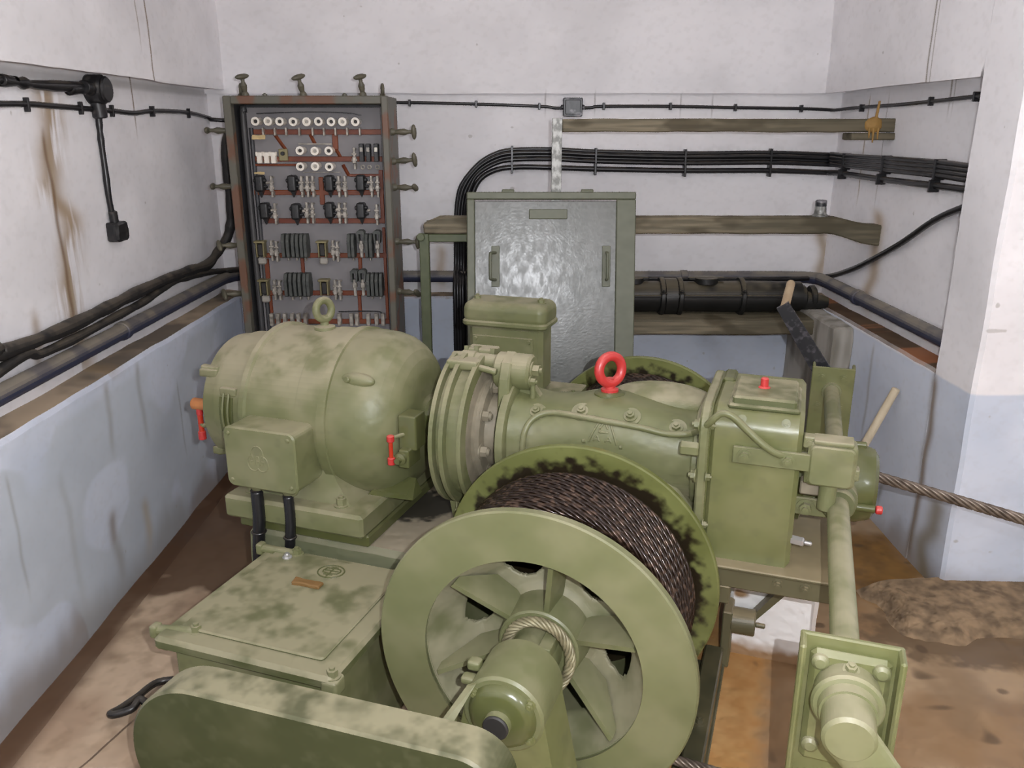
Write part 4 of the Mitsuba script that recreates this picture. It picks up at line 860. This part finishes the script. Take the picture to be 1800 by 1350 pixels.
# raised triangular casting mark on the front of the housing
def on_wg(a, deg): return wg_surf(a, deg)
mk = []
def gl(pts, r=.0025):
    pts = smooth_path([(x, y, 0) for x, y in pts], 5) if len(pts) > 2 else np.linspace((*pts[0], 0), (*pts[1], 0), 7)
    mk.append(tube([on_wg(-.489 + x * 1.15, 24 + y * 360) for x, y, _ in pts], r * 1.3, 8, raw=True))
gl([(-.036, -.03), (-.012, .042)]); gl([(.036, -.03), (.012, .042)]); gl([(-.012, .042), (-.02, .05)]); gl([(.012, .042), (.022, .046)])
gl([(-.011, .012), (0, .036)]); gl([(.011, .012), (0, .036)]); gl([(-.012, .002), (.012, .002)]); gl([(-.012, .006), (-.006, .006)])
for x0 in (-.016, .014):
    gl([(x0 - .008, -.026), (x0, -.008)], .002); gl([(x0 + .008, -.026), (x0, -.008)], .002); gl([(x0 - .005, -.02), (x0 + .005, -.02)], .0018)
for x0, y0 in ((-.048, -.03), (.046, -.034), (-.03, .05)):
    gl([(x0 - .003, y0), (x0 + .004, y0 + .002)], .005)
part('casting_mark', mk, 'paint_mid', wg, smooth=True)
# gear chest at the end
chest = sg.Polygon([(-.205, .0), (.205, .0), (.205, .35)] + [(.135 + .07 * math.cos(t), .365 + .065 * math.sin(t)) for t in np.radians(np.linspace(10, 90, 8))] + [(-.135 - .07 * math.sin(t), .365 + .065 * math.cos(t)) for t in np.radians(np.linspace(0, 80, 8))] + [(-.205, .35)])
part('chest', chprism(chest, (-.188, 2.31, .522), U3, .232, .012), 'paint_clean', wg)
part('chest_flange', chprism(sa.scale(chest, 1.06, 1.03), (-.215, 2.31, .517), U3, .026, .005), 'paint_mid', wg)
part('gasket', chprism(sa.scale(chest, 1.03, 1.015), (-.191, 2.31, .520), U3, .006, .001), 'paint_gloss', wg)
for b, z in ((2.10, .90), (2.086, .76), (2.085, .62)):
    part('flange_bolt', [bolt((-.215, b + .008, z), (-1, 0, 0), .013), bolt((-.189, b + .008, z), U3, .010)], 'paint_mid', wg)
part('flange_bolt', cyl((-.26, 2.092, .835), (-.212, 2.092, .835), .020, .003, 6), 'paint_mid', wg)
h_ = part('inspection_lid', [bx(-.140, .022, 2.145, 2.345, .950, .978, .006), bx(-.150, .032, 2.135, 2.355, .944, .958, .005)], 'paint_dark', wg, label='dusty inspection lid with a red handle')
part('lid_handle', [cyl((-.066, 2.245, .972), (-.066, 2.245, 1.006), .0105, .003, 14), cyl((-.066, 2.245, .97), (-.066, 2.245, .982), .016, .003, 16)], 'red_paint', h_)
part('rear_lid', bx(-.185, -.150, 2.36, 2.46, .94, .962, .006), 'paint_gloss', wg)
sp_ = part('strap', bx(-.125, .085, 2.088, 2.100, .812, .858, .002), 'paint_mid', wg)
for a in (-.095, .012):
    part('strap_bolt', bolt((a, 2.088, .835), (0, -1, 0), .013), 'paint_mid', sp_)
part('face_screw', [bolt((-.11, 2.118, .925), (0, -1, .5), .008), bolt((.0, 2.118, .925), (0, -1, .5), .008)], 'paint_clean', wg)
part('drain_plug', [cyl((.03, 2.128, .60), (.075, 2.118, .60), .013, .003, 6), cyl((.075, 2.118, .6), (.095, 2.114, .6), .006)], 'bright_metal', wg, label='bright steel drain plug')
# end cap with the brake release shaft
ec = part('end_cap', lathe([(0, 0), (0, .125), (.018, .128), (.024, .112), (.17, .112), (.205, .100), (.215, .085), (.215, 0)], (.040, 2.38, .682), U3, 64), 'paint_gloss', wg)
part('cap_rib', lathe([(0, 0), (0, .012), (.16, .011), (.163, 0)], (.09, 2.268, .655), U3, 14), 'paint_gloss', ec)
part('cap_plug', cyl((.252, 2.268, .655), (.270, 2.268, .655), .012, .003, 14), 'red_paint', ec)
part('cap_lug', cyl((.06, 2.38, .796), (.22, 2.38, .796), .010, .003, 14), 'paint_gloss', ec)
part('clamp_bar', [bx(.035, .16, 2.168, 2.178, .655, .705, .003), bolt((.07, 2.168, .68), (0, -1, 0), .016)], 'paint_mid', wg)
part('rust_block', bx(.05, .115, 2.150, 2.19, .722, .760, .004), 'bare_metal', wg)
part('base_beam', [bx(-.24, .165, 2.075, 2.115, .452, .518, .004), bx(-.24, .165, 2.45, 2.50, .452, .518, .004), bx(-.24, .165, 2.06, 2.52, .512, .522, .003)], 'steel_dirty', wg)
part('base_plate', bx(-1.0, -.10, 2.075, 2.14, .40, .455, .004), 'steel_dirty', wg)
for a in (.09, .02):
    part('base_bolt', bolt((a, 2.075, .487), (0, -1, 0), .010), 'steel_dirty', wg)
# small junction box with its cable
sb = thing('gear_junction_box', 'small pale green cast junction box on the end of the gear chest', 'junction box')
part('case', chprism(rrect(.118, .118, .016), (.118, 2.155, .832), (0, -1, 0), .06, .005), 'paint_mid', sb)
part('lid', chprism(rrect(.106, .106, .014), (.118, 2.098, .832), (0, -1, 0), .014, .004), 'paint_mid', sb)
part('rim', rbx(.070, .166, 2.09, 2.15, .887, .899, .004, 1), 'paint_dusty', sb)
part('gland', lathe([(0, 0), (0, .021), (.014, .021), (.016, .016), (.06, .016), (.06, 0)], (.012, 2.125, .835), U3, 20), 'paint_mid', sb)
for a, z in ((.165, .81), (.062, .79), (.052, .885)):
    part('ear', [rbx(a - .006, a + .022, 2.105, 2.14, z - .016, z + .016, .005, 1), bolt((a + .01, 2.105, z), (0, -1, 0), .007)], 'paint_mid', sb)
part('neck', cyl((.118, 2.125, .70), (.118, 2.125, .78), .022), 'paint_mid', sb)
gc = thing('gear_cable', 'green painted cable looping along the worm housing to the small junction box', 'cable')
gp = []
for a, g_ in [(-.728, -18), (-.725, 0), (-.72, 19), (-.705, 36), (-.675, 47), (-.635, 49), (-.58, 44), (-.495, 37.5), (-.395, 38), (-.315, 38), (-.265, 41), (-.238, 46)]:
    q = wg_surf(a, g_); gp.append(q + (q - [a, B0, .742]) / np.linalg.norm(q - [a, B0, .742]) * (.007 if a < -.29 else .016))
gp += [(-.212, 2.125, .880), (-.186, 2.09, .918), (-.160, 2.084, .945), (-.13, 2.082, .94), (-.092, 2.082, .908), (-.047, 2.080, .872), (-.01, 2.088, .850), (.03, 2.12, .838)]
part('sheath', tube(gp, .0095, 12, 8), 'paint_mid', gc, smooth=True)

# ================================================================== brake magnet box behind the gear
bm = thing('brake_magnet', 'tall green box with a rounded heavy lid behind the worm gear', 'brake magnet')
part('lid', rbx(-1.158, -.838, 2.73, 2.90, .962, 1.050, .034, 3), 'paint_mid', bm)
part('lid_edge', chprism(rrect(.326, .176, .03), (-.998, 2.815, .960), Z3, .022, .006, (0, 1, 0)), 'paint_mid', bm)
part('body', bx(-1.140, -.855, 2.752, 2.88, .715, .965, .016), 'paint_mid', bm)
fp = part('front_plate', bx(-1.122, -.888, 2.744, 2.754, .795, .925, .003), 'paint_mid', bm)
for a, z in ((-1.108, .912), (-.902, .912), (-1.108, .808), (-.902, .808)):
    part('screw', lathe([(0, 0), (0, .008), (.006, .006), (.006, 0)], (a, 2.744, z), (0, -1, 0), 12), 'paint_mid', fp)
for a in (-1.12, -.875):
    part('lid_bolt', bolt((a, 2.80, 1.046), Z3, .013), 'paint_dusty', bm)
part('foot_flange', bx(-1.17, -.73, 2.70, 2.93, .692, .718, .004), 'paint_dusty', bm)
part('pedestal', bx(-1.13, -.98, 2.78, 2.90, .0, .694, .006), 'paint_dark', bm)
for a, b in ((-.765, 2.73), (-.74, 2.77), (-1.15, 2.72)):
    part('foot_bolt', bolt((a, b, .718), Z3, .013, .016), 'paint_dusty', bm)

# ================================================================== rope drums
AD, ZD, RF = -.52, .43, .396
def flange_near():
    rim = lathe([(0, .272), (0, RF - .004), (.004, RF), (.024, RF), (.028, RF - .004), (.028, .300), (.022, .288), (.012, .276), (.004, .272), (0, .272)], (AD, 1.60, ZD), V3, 128)
    return rim
def add_drum(key, b0, b1, full):
    # b0: near flange, b1: far flange
    part('near_flange', flange_near().apply_translation((0, b0 - 1.60, 0)), 'paint_drum', key)
    fl = lathe([(0, .10), (0, RF - .004), (.004, RF), (.020, RF), (.024, RF - .004), (.024, .10), (0, .10)], (AD, b1 - .024, ZD), V3, 128)
    part('far_flange', fl, 'paint_oily', key)
    lin = lathe([(.030, .285), (.030, RF - .012), (.034, RF - .012), (.034, .285), (.030, .285)], (AD, b0, ZD), V3, 96)
    part('flange_lining', lin, 'paint_oily', key)
    bar = lathe([(.02, .274), (.02, .288), (b1 - b0 - .02, .288), (b1 - b0 - .02, .276), (.02, .274)], (AD, b0, ZD), V3, 96)
    part('barrel', bar, 'paint_drum', key)
d1 = thing('rope_drum', 'big green spoked rope drum in the foreground', 'rope drum')
add_drum(d1, 1.60, 2.05, False)
# dished web with six openings, ribs and hub on the near face
def web(b0):
    nr, nt = 44, 300
    rs = np.linspace(.075, .276, nr); ts = np.linspace(0, 2 * np.pi, nt, endpoint=False)
    dish = lambda r: .165 - .150 * np.clip((r - .185) / .091, 0, 1) ** 1.35 - .03 * np.clip((.13 - r) / .05, 0, 1)
    V = []
    for side in (0, .014):
        for r in rs:
            for t in ts:
                V.append((AD + r * math.cos(t), b0 + float(dish(r)) + side, ZD + r * math.sin(t)))
    F = []; n = nr * nt
    ok = np.zeros((nr - 1, nt), bool)
    for i in range(nr - 1):
        rm = (rs[i] + rs[i + 1]) / 2
        for j in range(nt):
            tm = math.degrees(ts[j]) + 180 / nt
            d = (tm - 50 + 30) % 60 - 30
            x, y = rm - .186, math.radians(d) * rm
            ok[i, j] = not ((abs(x) / .036) ** 2.3 + (abs(y) / (.050 + .5 * x)) ** 2.3 < 1)
    for i in range(nr - 1):
        for j in range(nt):
            if not ok[i, j]: continue
            a, b, c, d = i * nt + j, i * nt + (j + 1) % nt, (i + 1) * nt + (j + 1) % nt, (i + 1) * nt + j
            F += [(a, b, c), (a, c, d), (a + n, c + n, b + n), (a + n, d + n, c + n)]
            for di, dj, e in ((-1, 0, (a, b)), (1, 0, (c, d)), (0, -1, (d, a)), (0, 1, (b, c))):
                ii, jj = i + di, (j + dj) % nt
                if not (0 <= ii < nr - 1) or not ok[ii, jj]:
                    p, q = e; F += [(p, p + n, q + n), (p, q + n, q)]
    m = trimesh.Trimesh(V, F, process=False); m.fix_normals()
    trimesh.smoothing.filter_taubin(m, iterations=6)
    return m
part('web', web(1.60), 'paint_chalky', d1)
for k in range(6):
    t = math.radians(20 + 60 * k); c_, s_ = math.cos(t), math.sin(t)
    P = lambda r, w, b: (AD + r * c_ - w * s_, b, ZD + r * s_ + w * c_)
    rib = hullpts([P(.10, sg_ * w, b) for b, w in ((1.676, .007), (1.765, .018)) for sg_ in (-1, 1)] + [P(.262, sg_ * w, b) for b, w in ((1.612, .006), (1.645, .010)) for sg_ in (-1, 1)])
    rib = hullpts(np.vstack([rib.vertices, [P(.19, sg_ * .014, 1.755) for sg_ in (-1, 1)]]))
    part('rib', rib, 'paint_drum', d1)
part('hub', lathe([(0, .06), (0, .098), (.004, .103), (.11, .116), (.11, .06), (0, .06)], (AD, 1.668, ZD), V3, 64), 'paint_drum', d1)
d2 = thing('rope_drum', 'far rope drum wound with greased rope behind the red lifting eye', 'rope drum')
add_drum(d2, 2.56, 3.02, True)
part('web', lathe([(0, .06), (0, .27), (.015, .27), (.015, .06), (0, .06)], (AD, 2.66, ZD), V3, 64), 'paint_dusty', d2)
ax = thing('drum_axle', 'thick green drum axle with a square key sticking out of the hub', 'axle')
part('shaft', lathe([(0, 0), (0, .030), (.05, .030), (.052, .050), (.12, .052), (1.75, .052), (1.75, 0)], (AD, 1.372, ZD), V3, 48), 'paint_drum', ax)
part('collar', lathe([(0, .05), (0, .062), (.085, .062), (.085, .05), (0, .05)], (AD, 1.585, ZD), V3, 48), 'paint_drum', ax)
kx = rbx(AD + .026, AD + .058, 1.575, 1.655, ZD + .040, ZD + .070, .004, 1)
part('key', kx, 'paint_drum', ax)
part('shaft_end', cyl((AD, 1.366, ZD), (AD, 1.376, ZD), .029), 'hole_dark', ax)
# rope: two layers on the near drum, then off along the ground
PITCH_R, RR = .0285, .0138
def coil_path(b0, b1, r, n=110, start=0.0):
    turns = (b1 - b0) / PITCH_R
    t = np.linspace(0, turns, int(turns * n))
    ph = start + 2 * np.pi * t
    ph_step = (np.floor(t) + np.clip((t % 1 - .8) / .2, 0, 1)) * PITCH_R      # each turn lies flat, then steps over
    C = np.stack([AD + r * np.cos(ph), b0 + ph_step, ZD + r * np.sin(ph)], 1)
    N = np.stack([np.cos(ph), 0 * ph, np.sin(ph)], 1)
    return C, N
def add_rope(key, parts_):
    ms = []
    for C, N in parts_:
        ms.append(wire_rope(C, RR, .16, 6, 6, N))
    part('wound_rope', ms, 'rope_greasy', key, smooth=True)
r1 = thing('wire_rope', 'dark greasy wire rope wound on the foreground drum', 'rope')
add_rope(r1, [coil_path(1.652, 2.005, .303, start=-1.2), coil_path(1.775, 2.005, .3275, start=-.8)])
part('rope_tail', wire_rope(smooth_path([(AD + .02, 1.77, ZD - .31), (-.3, 1.77, .118), (0, 1.77, .10), (.6, 1.77, .06), (1.2, 1.77, .02)], 40), RR, .12, 6, 6), 'rope_dark', r1, smooth=True)
r2 = thing('wire_rope', 'steel wire rope wound on the far drum and running off past the pillar', 'rope')
add_rope(r2, [coil_path(2.60, 2.985, .303), coil_path(2.60, 2.985, .3275, start=.5)])
tl = [(AD + .3275 * math.sin(.19), 2.75, ZD + .3275 * math.cos(.19) + .012), (0, 2.75, .617), (.315, 2.75, .557), (.731, 2.745, .479), (1.3, 2.74, .37), (2.2, 2.73, .20)]
part('rope_tail', wire_rope(smooth_path(tl, 40), .0185, .17, 6, 8), 'rope_dark', r2, smooth=True)
rl = thing('rope_ring', 'loose ring of grey wire rope hanging over the drum axle', 'rope')
tt = np.linspace(0, 2 * np.pi, 90, endpoint=False)
rp = np.stack([AD + .016 + .080 * np.cos(tt), 1.612 + .008 * np.sin(tt) + .006 * np.cos(2 * tt), ZD + .020 + .092 * np.sin(tt)], 1)
part('rope', wire_rope(rp, .0135, .09, 6, 8, closed=True), 'rope_grey', rl, smooth=True)

# ================================================================== front bearing of the drum axle
pb = thing('pedestal_bearing', 'green bearing pedestal with a domed housing carrying the drum axle', 'bearing')
part('housing', lathe([(0, 0), (0, .088), (.006, .094), (.150, .094), (.156, .088), (.156, .0)], (AD, 1.412, ZD), V3, 64), 'paint_drum', pb)
part('end_cover', lathe([(0, 0), (0, .030), (.004, .058), (.010, .070), (.022, .078), (.034, .080), (.034, 0)], (AD, 1.388, ZD), V3, 56), 'paint_gloss', pb)
part('frame', hullpts([(AD + x * w, b, z) for z, w, b0, b1 in ((.45, .088, 1.422, 1.555), (.25, .125, 1.418, 1.56), (.02, .17, 1.41, 1.565)) for x in (-1, 1) for b in (b0, b1)]), 'paint_clean', pb)
part('foot_plate', bx(AD - .22, AD + .20, 1.36, 1.58, 0, .025, .004), 'paint_clean', pb)
for t_ in (35, 145, -35, 215):
    part('cover_bolt', bolt((AD + .078 * math.cos(math.radians(t_)), 1.412, ZD + .078 * math.sin(math.radians(t_))), (0, -1, 0), .009), 'paint_clean', pb)
part('guard_arm', hullpts([(-.600, 1.405, .490), (-.578, 1.405, .50), (-.67, 1.31, .38), (-.64, 1.31, .37), (-.600, 1.413, .490), (-.578, 1.413, .50), (-.67, 1.318, .38), (-.64, 1.318, .37)]), 'paint_mid', pb)
part('grease_cup', [rbx(-.640, -.605, 1.46, 1.49, .445, .465, .008, 1), rbx(-.632, -.60, 1.48, 1.51, .47, .495, .008, 1)], 'paint_mid', pb)

# ================================================================== chain guard and limit switch box
cg = thing('chain_guard', 'long dusty green chain guard with rounded ends in the foreground', 'guard')
st = sg.MultiPoint([(0, 0)]).buffer(.1)
st = sg.GeometryCollection([sg.Point(-.538, .398).buffer(.094, quad_segs=16), sg.Point(-1.158, .282).buffer(.196, quad_segs=20)]).convex_hull
part('case', chprism(st, (0, 1.300, 0), (0, -1, 0), .10, .006), 'paint_guard', cg)
part('foot', bx(-1.22, -1.08, 1.22, 1.28, 0, .09, .004), 'paint_guard', cg)
lb_ = thing('limit_switch_box', 'green dusty box with a flanged lid left of the front drum', 'box')
part('body', chprism(rrect(.455, .465, .02), (-1.225, 1.69, .0), Z3, .37, .006, (0, 1, 0)), 'paint_mid', lb_)
lid = part('lid', chprism(rrect(.530, .520, .018), (-1.222, 1.688, .362), Z3, .038, .010, (0, 1, 0)), 'paint_dark', lb_)
part('raised_panel', chprism(rrect(.430, .435, .012), (-1.228, 1.700, .398), Z3, .010, .004, (0, 1, 0)), 'paint_dark', lid)
mk = []
Om = (-1.215, 1.855, .4085)
mk.append(relief([(.040 * math.cos(t), .034 * math.sin(t)) for t in np.linspace(0, 2 * math.pi, 25)], Om, U3, V3, .0022))
for l in ([(-.022, .016), (.022, .016), (.022, -.008), (-.022, -.008), (-.022, .016)], [(0, .028), (0, -.028)], [(-.022, .004), (.022, .004)], [(-.014, -.018), (.014, -.018)], [(-.012, .024), (.012, .024)]):
    mk.append(relief(l, Om, U3, V3, .0020))
part('cast_emblem', mk, 'paint_gloss', lid, smooth=True)
part('screw', bolt((-1.385, 1.885, .408), Z3, .010), 'bright_metal', lid)
# latch lugs at the corners
for o, d, L in (((-1.50, 1.915, .405), (1, .0, 0), .13), ((-1.515, 1.475, .385), (1, .12, .1), .12)):
    o, d = np.array(o), np.array(d, float)
    l = part('latch', [cyl(o, o + d * L, .014, .006, 16), rbx(o[0] - .012, o[0] + .012, o[1] - .016, o[1] + .016, o[2] - .02, o[2] + .018, .008, 1), rbx(o[0] + .01, o[0] + .05, o[1] - .02, o[1] + .02, o[2] - .045, o[2] - .01, .008, 1)], 'paint_mid', lb_)
    part('latch_nut', bolt(o + d * L, Z3, .014, .016), 'paint_mid', l)
l = part('latch', [rbx(-.99, -.945, 1.425, 1.475, .345, .392, .01, 1), rbx(-.975, -.94, 1.42, 1.45, .30, .345, .01, 1)], 'paint_mid', lb_)
part('latch_nut', bolt((-.968, 1.452, .390), Z3, .014, .018), 'paint_mid', l)
m = rough(bx(-1.285, -1.195, 1.755, 1.782, .407, .420, .003), .02, .004, 30.); m.apply_transform(MM)
obj('wood_chip', m, 'orange_scrap', None, 30, 'rusty orange sliver lying on the lid of the limit switch box', 'scrap')
k = thing('loose_cable', 'black cable loop on the floor left of the chain guard', 'cable')
obj('sheath', tube([(-.93, 2.25, .012), (-1.02, 2.19, .014)] + [(x, y, .02 + .05 * k / 6) for k, (x, y, z) in enumerate(D['loop'])] + [(-1.03, 1.985, .06), (-.98, 1.95, .04)], .011, 12, 8), 'cable_black', k, smooth=True)

# ================================================================== brackets, release shaft and cranks
AS, ZS = .149, .70
def channel(key, b, a0, a1, zt, toward):
    part('web', bx(a0, a1, b, b + .012, 0, zt, .003), 'paint_clean', key)
    w = -.05 if toward else .05
    for a in (a0, a1 - .011):
        part('side_flange', bx(a, a + .011, b + .006, b + .006 + w, 0, zt + (0 if toward else .006), .004), 'paint_clean', key)
f_ = thing('shaft_bracket', 'green channel bracket with bearing and crank in the right foreground', 'bracket')
channel(f_, 1.40, .062, .236, .778, True)
part('bearing_plate', bx(.082, .218, 1.380, 1.402, .52, .758, .010), 'paint_clean', f_)
part('bearing', lathe([(0, 0), (0, .056), (.028, .058), (.046, .061), (.052, .057), (.054, .050), (.074, .048), (.076, 0)], (AS, 1.384, ZS - .012), (0, -1, 0), 48), 'paint_mid', f_)
for a, z in ((.099, .738), (.201, .738), (.099, .56), (.201, .56)):
    part('bolt', lathe([(0, 0), (0, .016), (.006, .015), (.011, .009), (.012, 0)], (a, 1.381, z), (0, -1, 0), 20), 'paint_mid', f_)
part('grease_screw', bolt((AS, 1.36, ZS + .044), (0, -.3, 1), .010, .011), 'paint_mid', f_)
b_ = thing('shaft_bracket', 'green channel bracket at the far end of the release shaft', 'bracket')
channel(b_, 3.20, .073, .224, .793, False)
for a, z in ((.110, .755), (.186, .755), (.104, .64), (.184, .64)):
    part('bolt', bolt((a, 3.20, z), (0, -1, 0), .011), 'paint_clean', b_)
part('bearing', lathe([(0, 0), (0, .037), (.008, .035), (.008, 0)], (AS, 3.202, ZS), (0, -1, 0), 32), 'paint_mid', b_)
sh = thing('release_shaft', 'long dusty green release shaft running between the two channel brackets', 'shaft')
part('front_tube', cyl((AS, 1.30, ZS - .008), (AS, 2.23, ZS), .0275, .003, 32), 'paint_mid', sh)
part('rear_tube', cyl((AS, 2.44, ZS), (AS, 3.27, ZS), .0275, .003, 32), 'paint_mid', sh)
part('collar', lathe([(0, .02), (0, .040), (.004, .044), (.022, .044), (.026, .040), (.030, .040), (.034, .050), (.075, .052), (.080, .046), (.10, .044), (.10, .02), (0, .02)], (AS, 2.155, ZS), V3, 40), 'paint_dark', sh, smooth=20)
part('grease_screw', bolt((AS + .01, 2.21, ZS + .050), Z3, .008), 'bright_metal', sh)
c1 = thing('crank', 'green crank arm on the front end of the release shaft', 'crank')
part('boss', cyl((AS, 1.245, ZS - .014), (AS, 1.325, ZS - .012), .044, .006, 40), 'paint_mid', c1)
part('arm', hullpts(np.vstack([trimesh.creation.icosphere(subdivisions=2, radius=r).vertices * [1, .35, 1] + o for o, r in (((AS + .002, 1.262, ZS - .022), .046), ((.275, 1.262, .54), .032))])), 'paint_mid', c1)
part('grip', cyl((.275, 1.26, .54), (.275, 1.06, .54), .016), 'wood_handle', c1)
c2_ = thing('crank', 'black flat crank with a wooden grip behind the far channel bracket', 'crank')
A0, A1 = np.array([AS, 3.272, ZS]), np.array([-.050, 3.272, .992])
dd = (A1 - A0) / np.linalg.norm(A1 - A0); nn = np.array([dd[2], 0, -dd[0]])
part('arm', hullpts([p + nn * w * sg_ + np.array([0, t, 0]) + dd * e for p, w, e in ((A0, .036, -.03), (A1, .024, .015)) for sg_ in (-1, 1) for t in (-.010, .012)]), 'lever_black', c2_)
part('grip', cyl(A1, A1 + [.012, .225, .058], .017, .004, 24), 'wood_handle', c2_)
# pawl lever low on the white block
pw = thing('pawl_lever', 'small green lever with a pivot on the chipped white block', 'lever')
part('arm', hullpts([(-.060, 2.40, .150), (-.030, 2.40, .165), (.050, 2.40, .315), (.072, 2.40, .300), (-.060, 2.45, .150), (-.030, 2.45, .165), (.050, 2.45, .315), (.072, 2.45, .300)]), 'steel_dirty', pw)
part('pivot', [cyl((-.105, 2.40, .155), (-.030, 2.40, .155), .042, .004, 28), cyl((-.03, 2.40, .15), (.0, 2.40, .15), .008)], 'steel_dirty', pw)
part('bracket', bx(-.13, -.10, 2.36, 2.46, 0, .20, .004), 'steel_dirty', pw)
# rail beside the drum
rl_ = thing('steel_rail', 'dark dirty steel channel rail on the floor right of the front drum', 'rail')
part('web', bx(-.175, -.118, .95, 2.36, .0, .075, .005), 'steel_rail', rl_)
part('flange', bx(-.20, -.11, .95, 2.36, -.002, .012, .003), 'steel_rail', rl_)
for b in (1.55, 1.75, 1.98):
    part('bolt', bolt((-.147, b, .075), Z3, .013), 'steel_rail', rl_)
# stick and dirt
p0, p1 = np.array([1.335, 3.25, .012]), np.array([1.558, 3.20, .640])
obj('broom_stick', cyl(p0, p1, .0165, .003, 20), 'wood_pale', None, 32, 'pale wooden stick leaning on the right wall beside the far bracket', 'stick')
nx, ny = 60, 24
X, Y = np.meshgrid(np.linspace(1.28, 3.0, nx), np.linspace(2.36, 2.72, ny))
nz = meshkit.fbm(np.stack([X * 5, Y * 5, X * 0 + 3], -1), 3) - .5
edge = np.minimum(np.minimum((X - 1.33 + .25 * nz) / .12, (Y - 2.43 + .22 * nz) / .07), 1).clip(0, 1)
Zg = -.01 + edge * (.03 + .03 * meshkit.fbm(np.stack([X * 9, Y * 9, X * 0], -1), 4) + .02 * (Y - 2.36) / .36)
V = np.stack([X, Y, Zg], -1).reshape(-1, 3); i, j = np.meshgrid(np.arange(ny - 1), np.arange(nx - 1), indexing='ij'); a = (i * nx + j).ravel()
F = np.vstack([np.stack([a, a + 1, a + nx + 1], 1), np.stack([a, a + nx + 1, a + nx], 1)])
k = obj('dirt_strip', trimesh.Trimesh(V, F, process=False), 'dirt', None, 60, 'rough dark strip of dirt and old mortar along the foot of the pillar', 'dirt', kind='stuff')
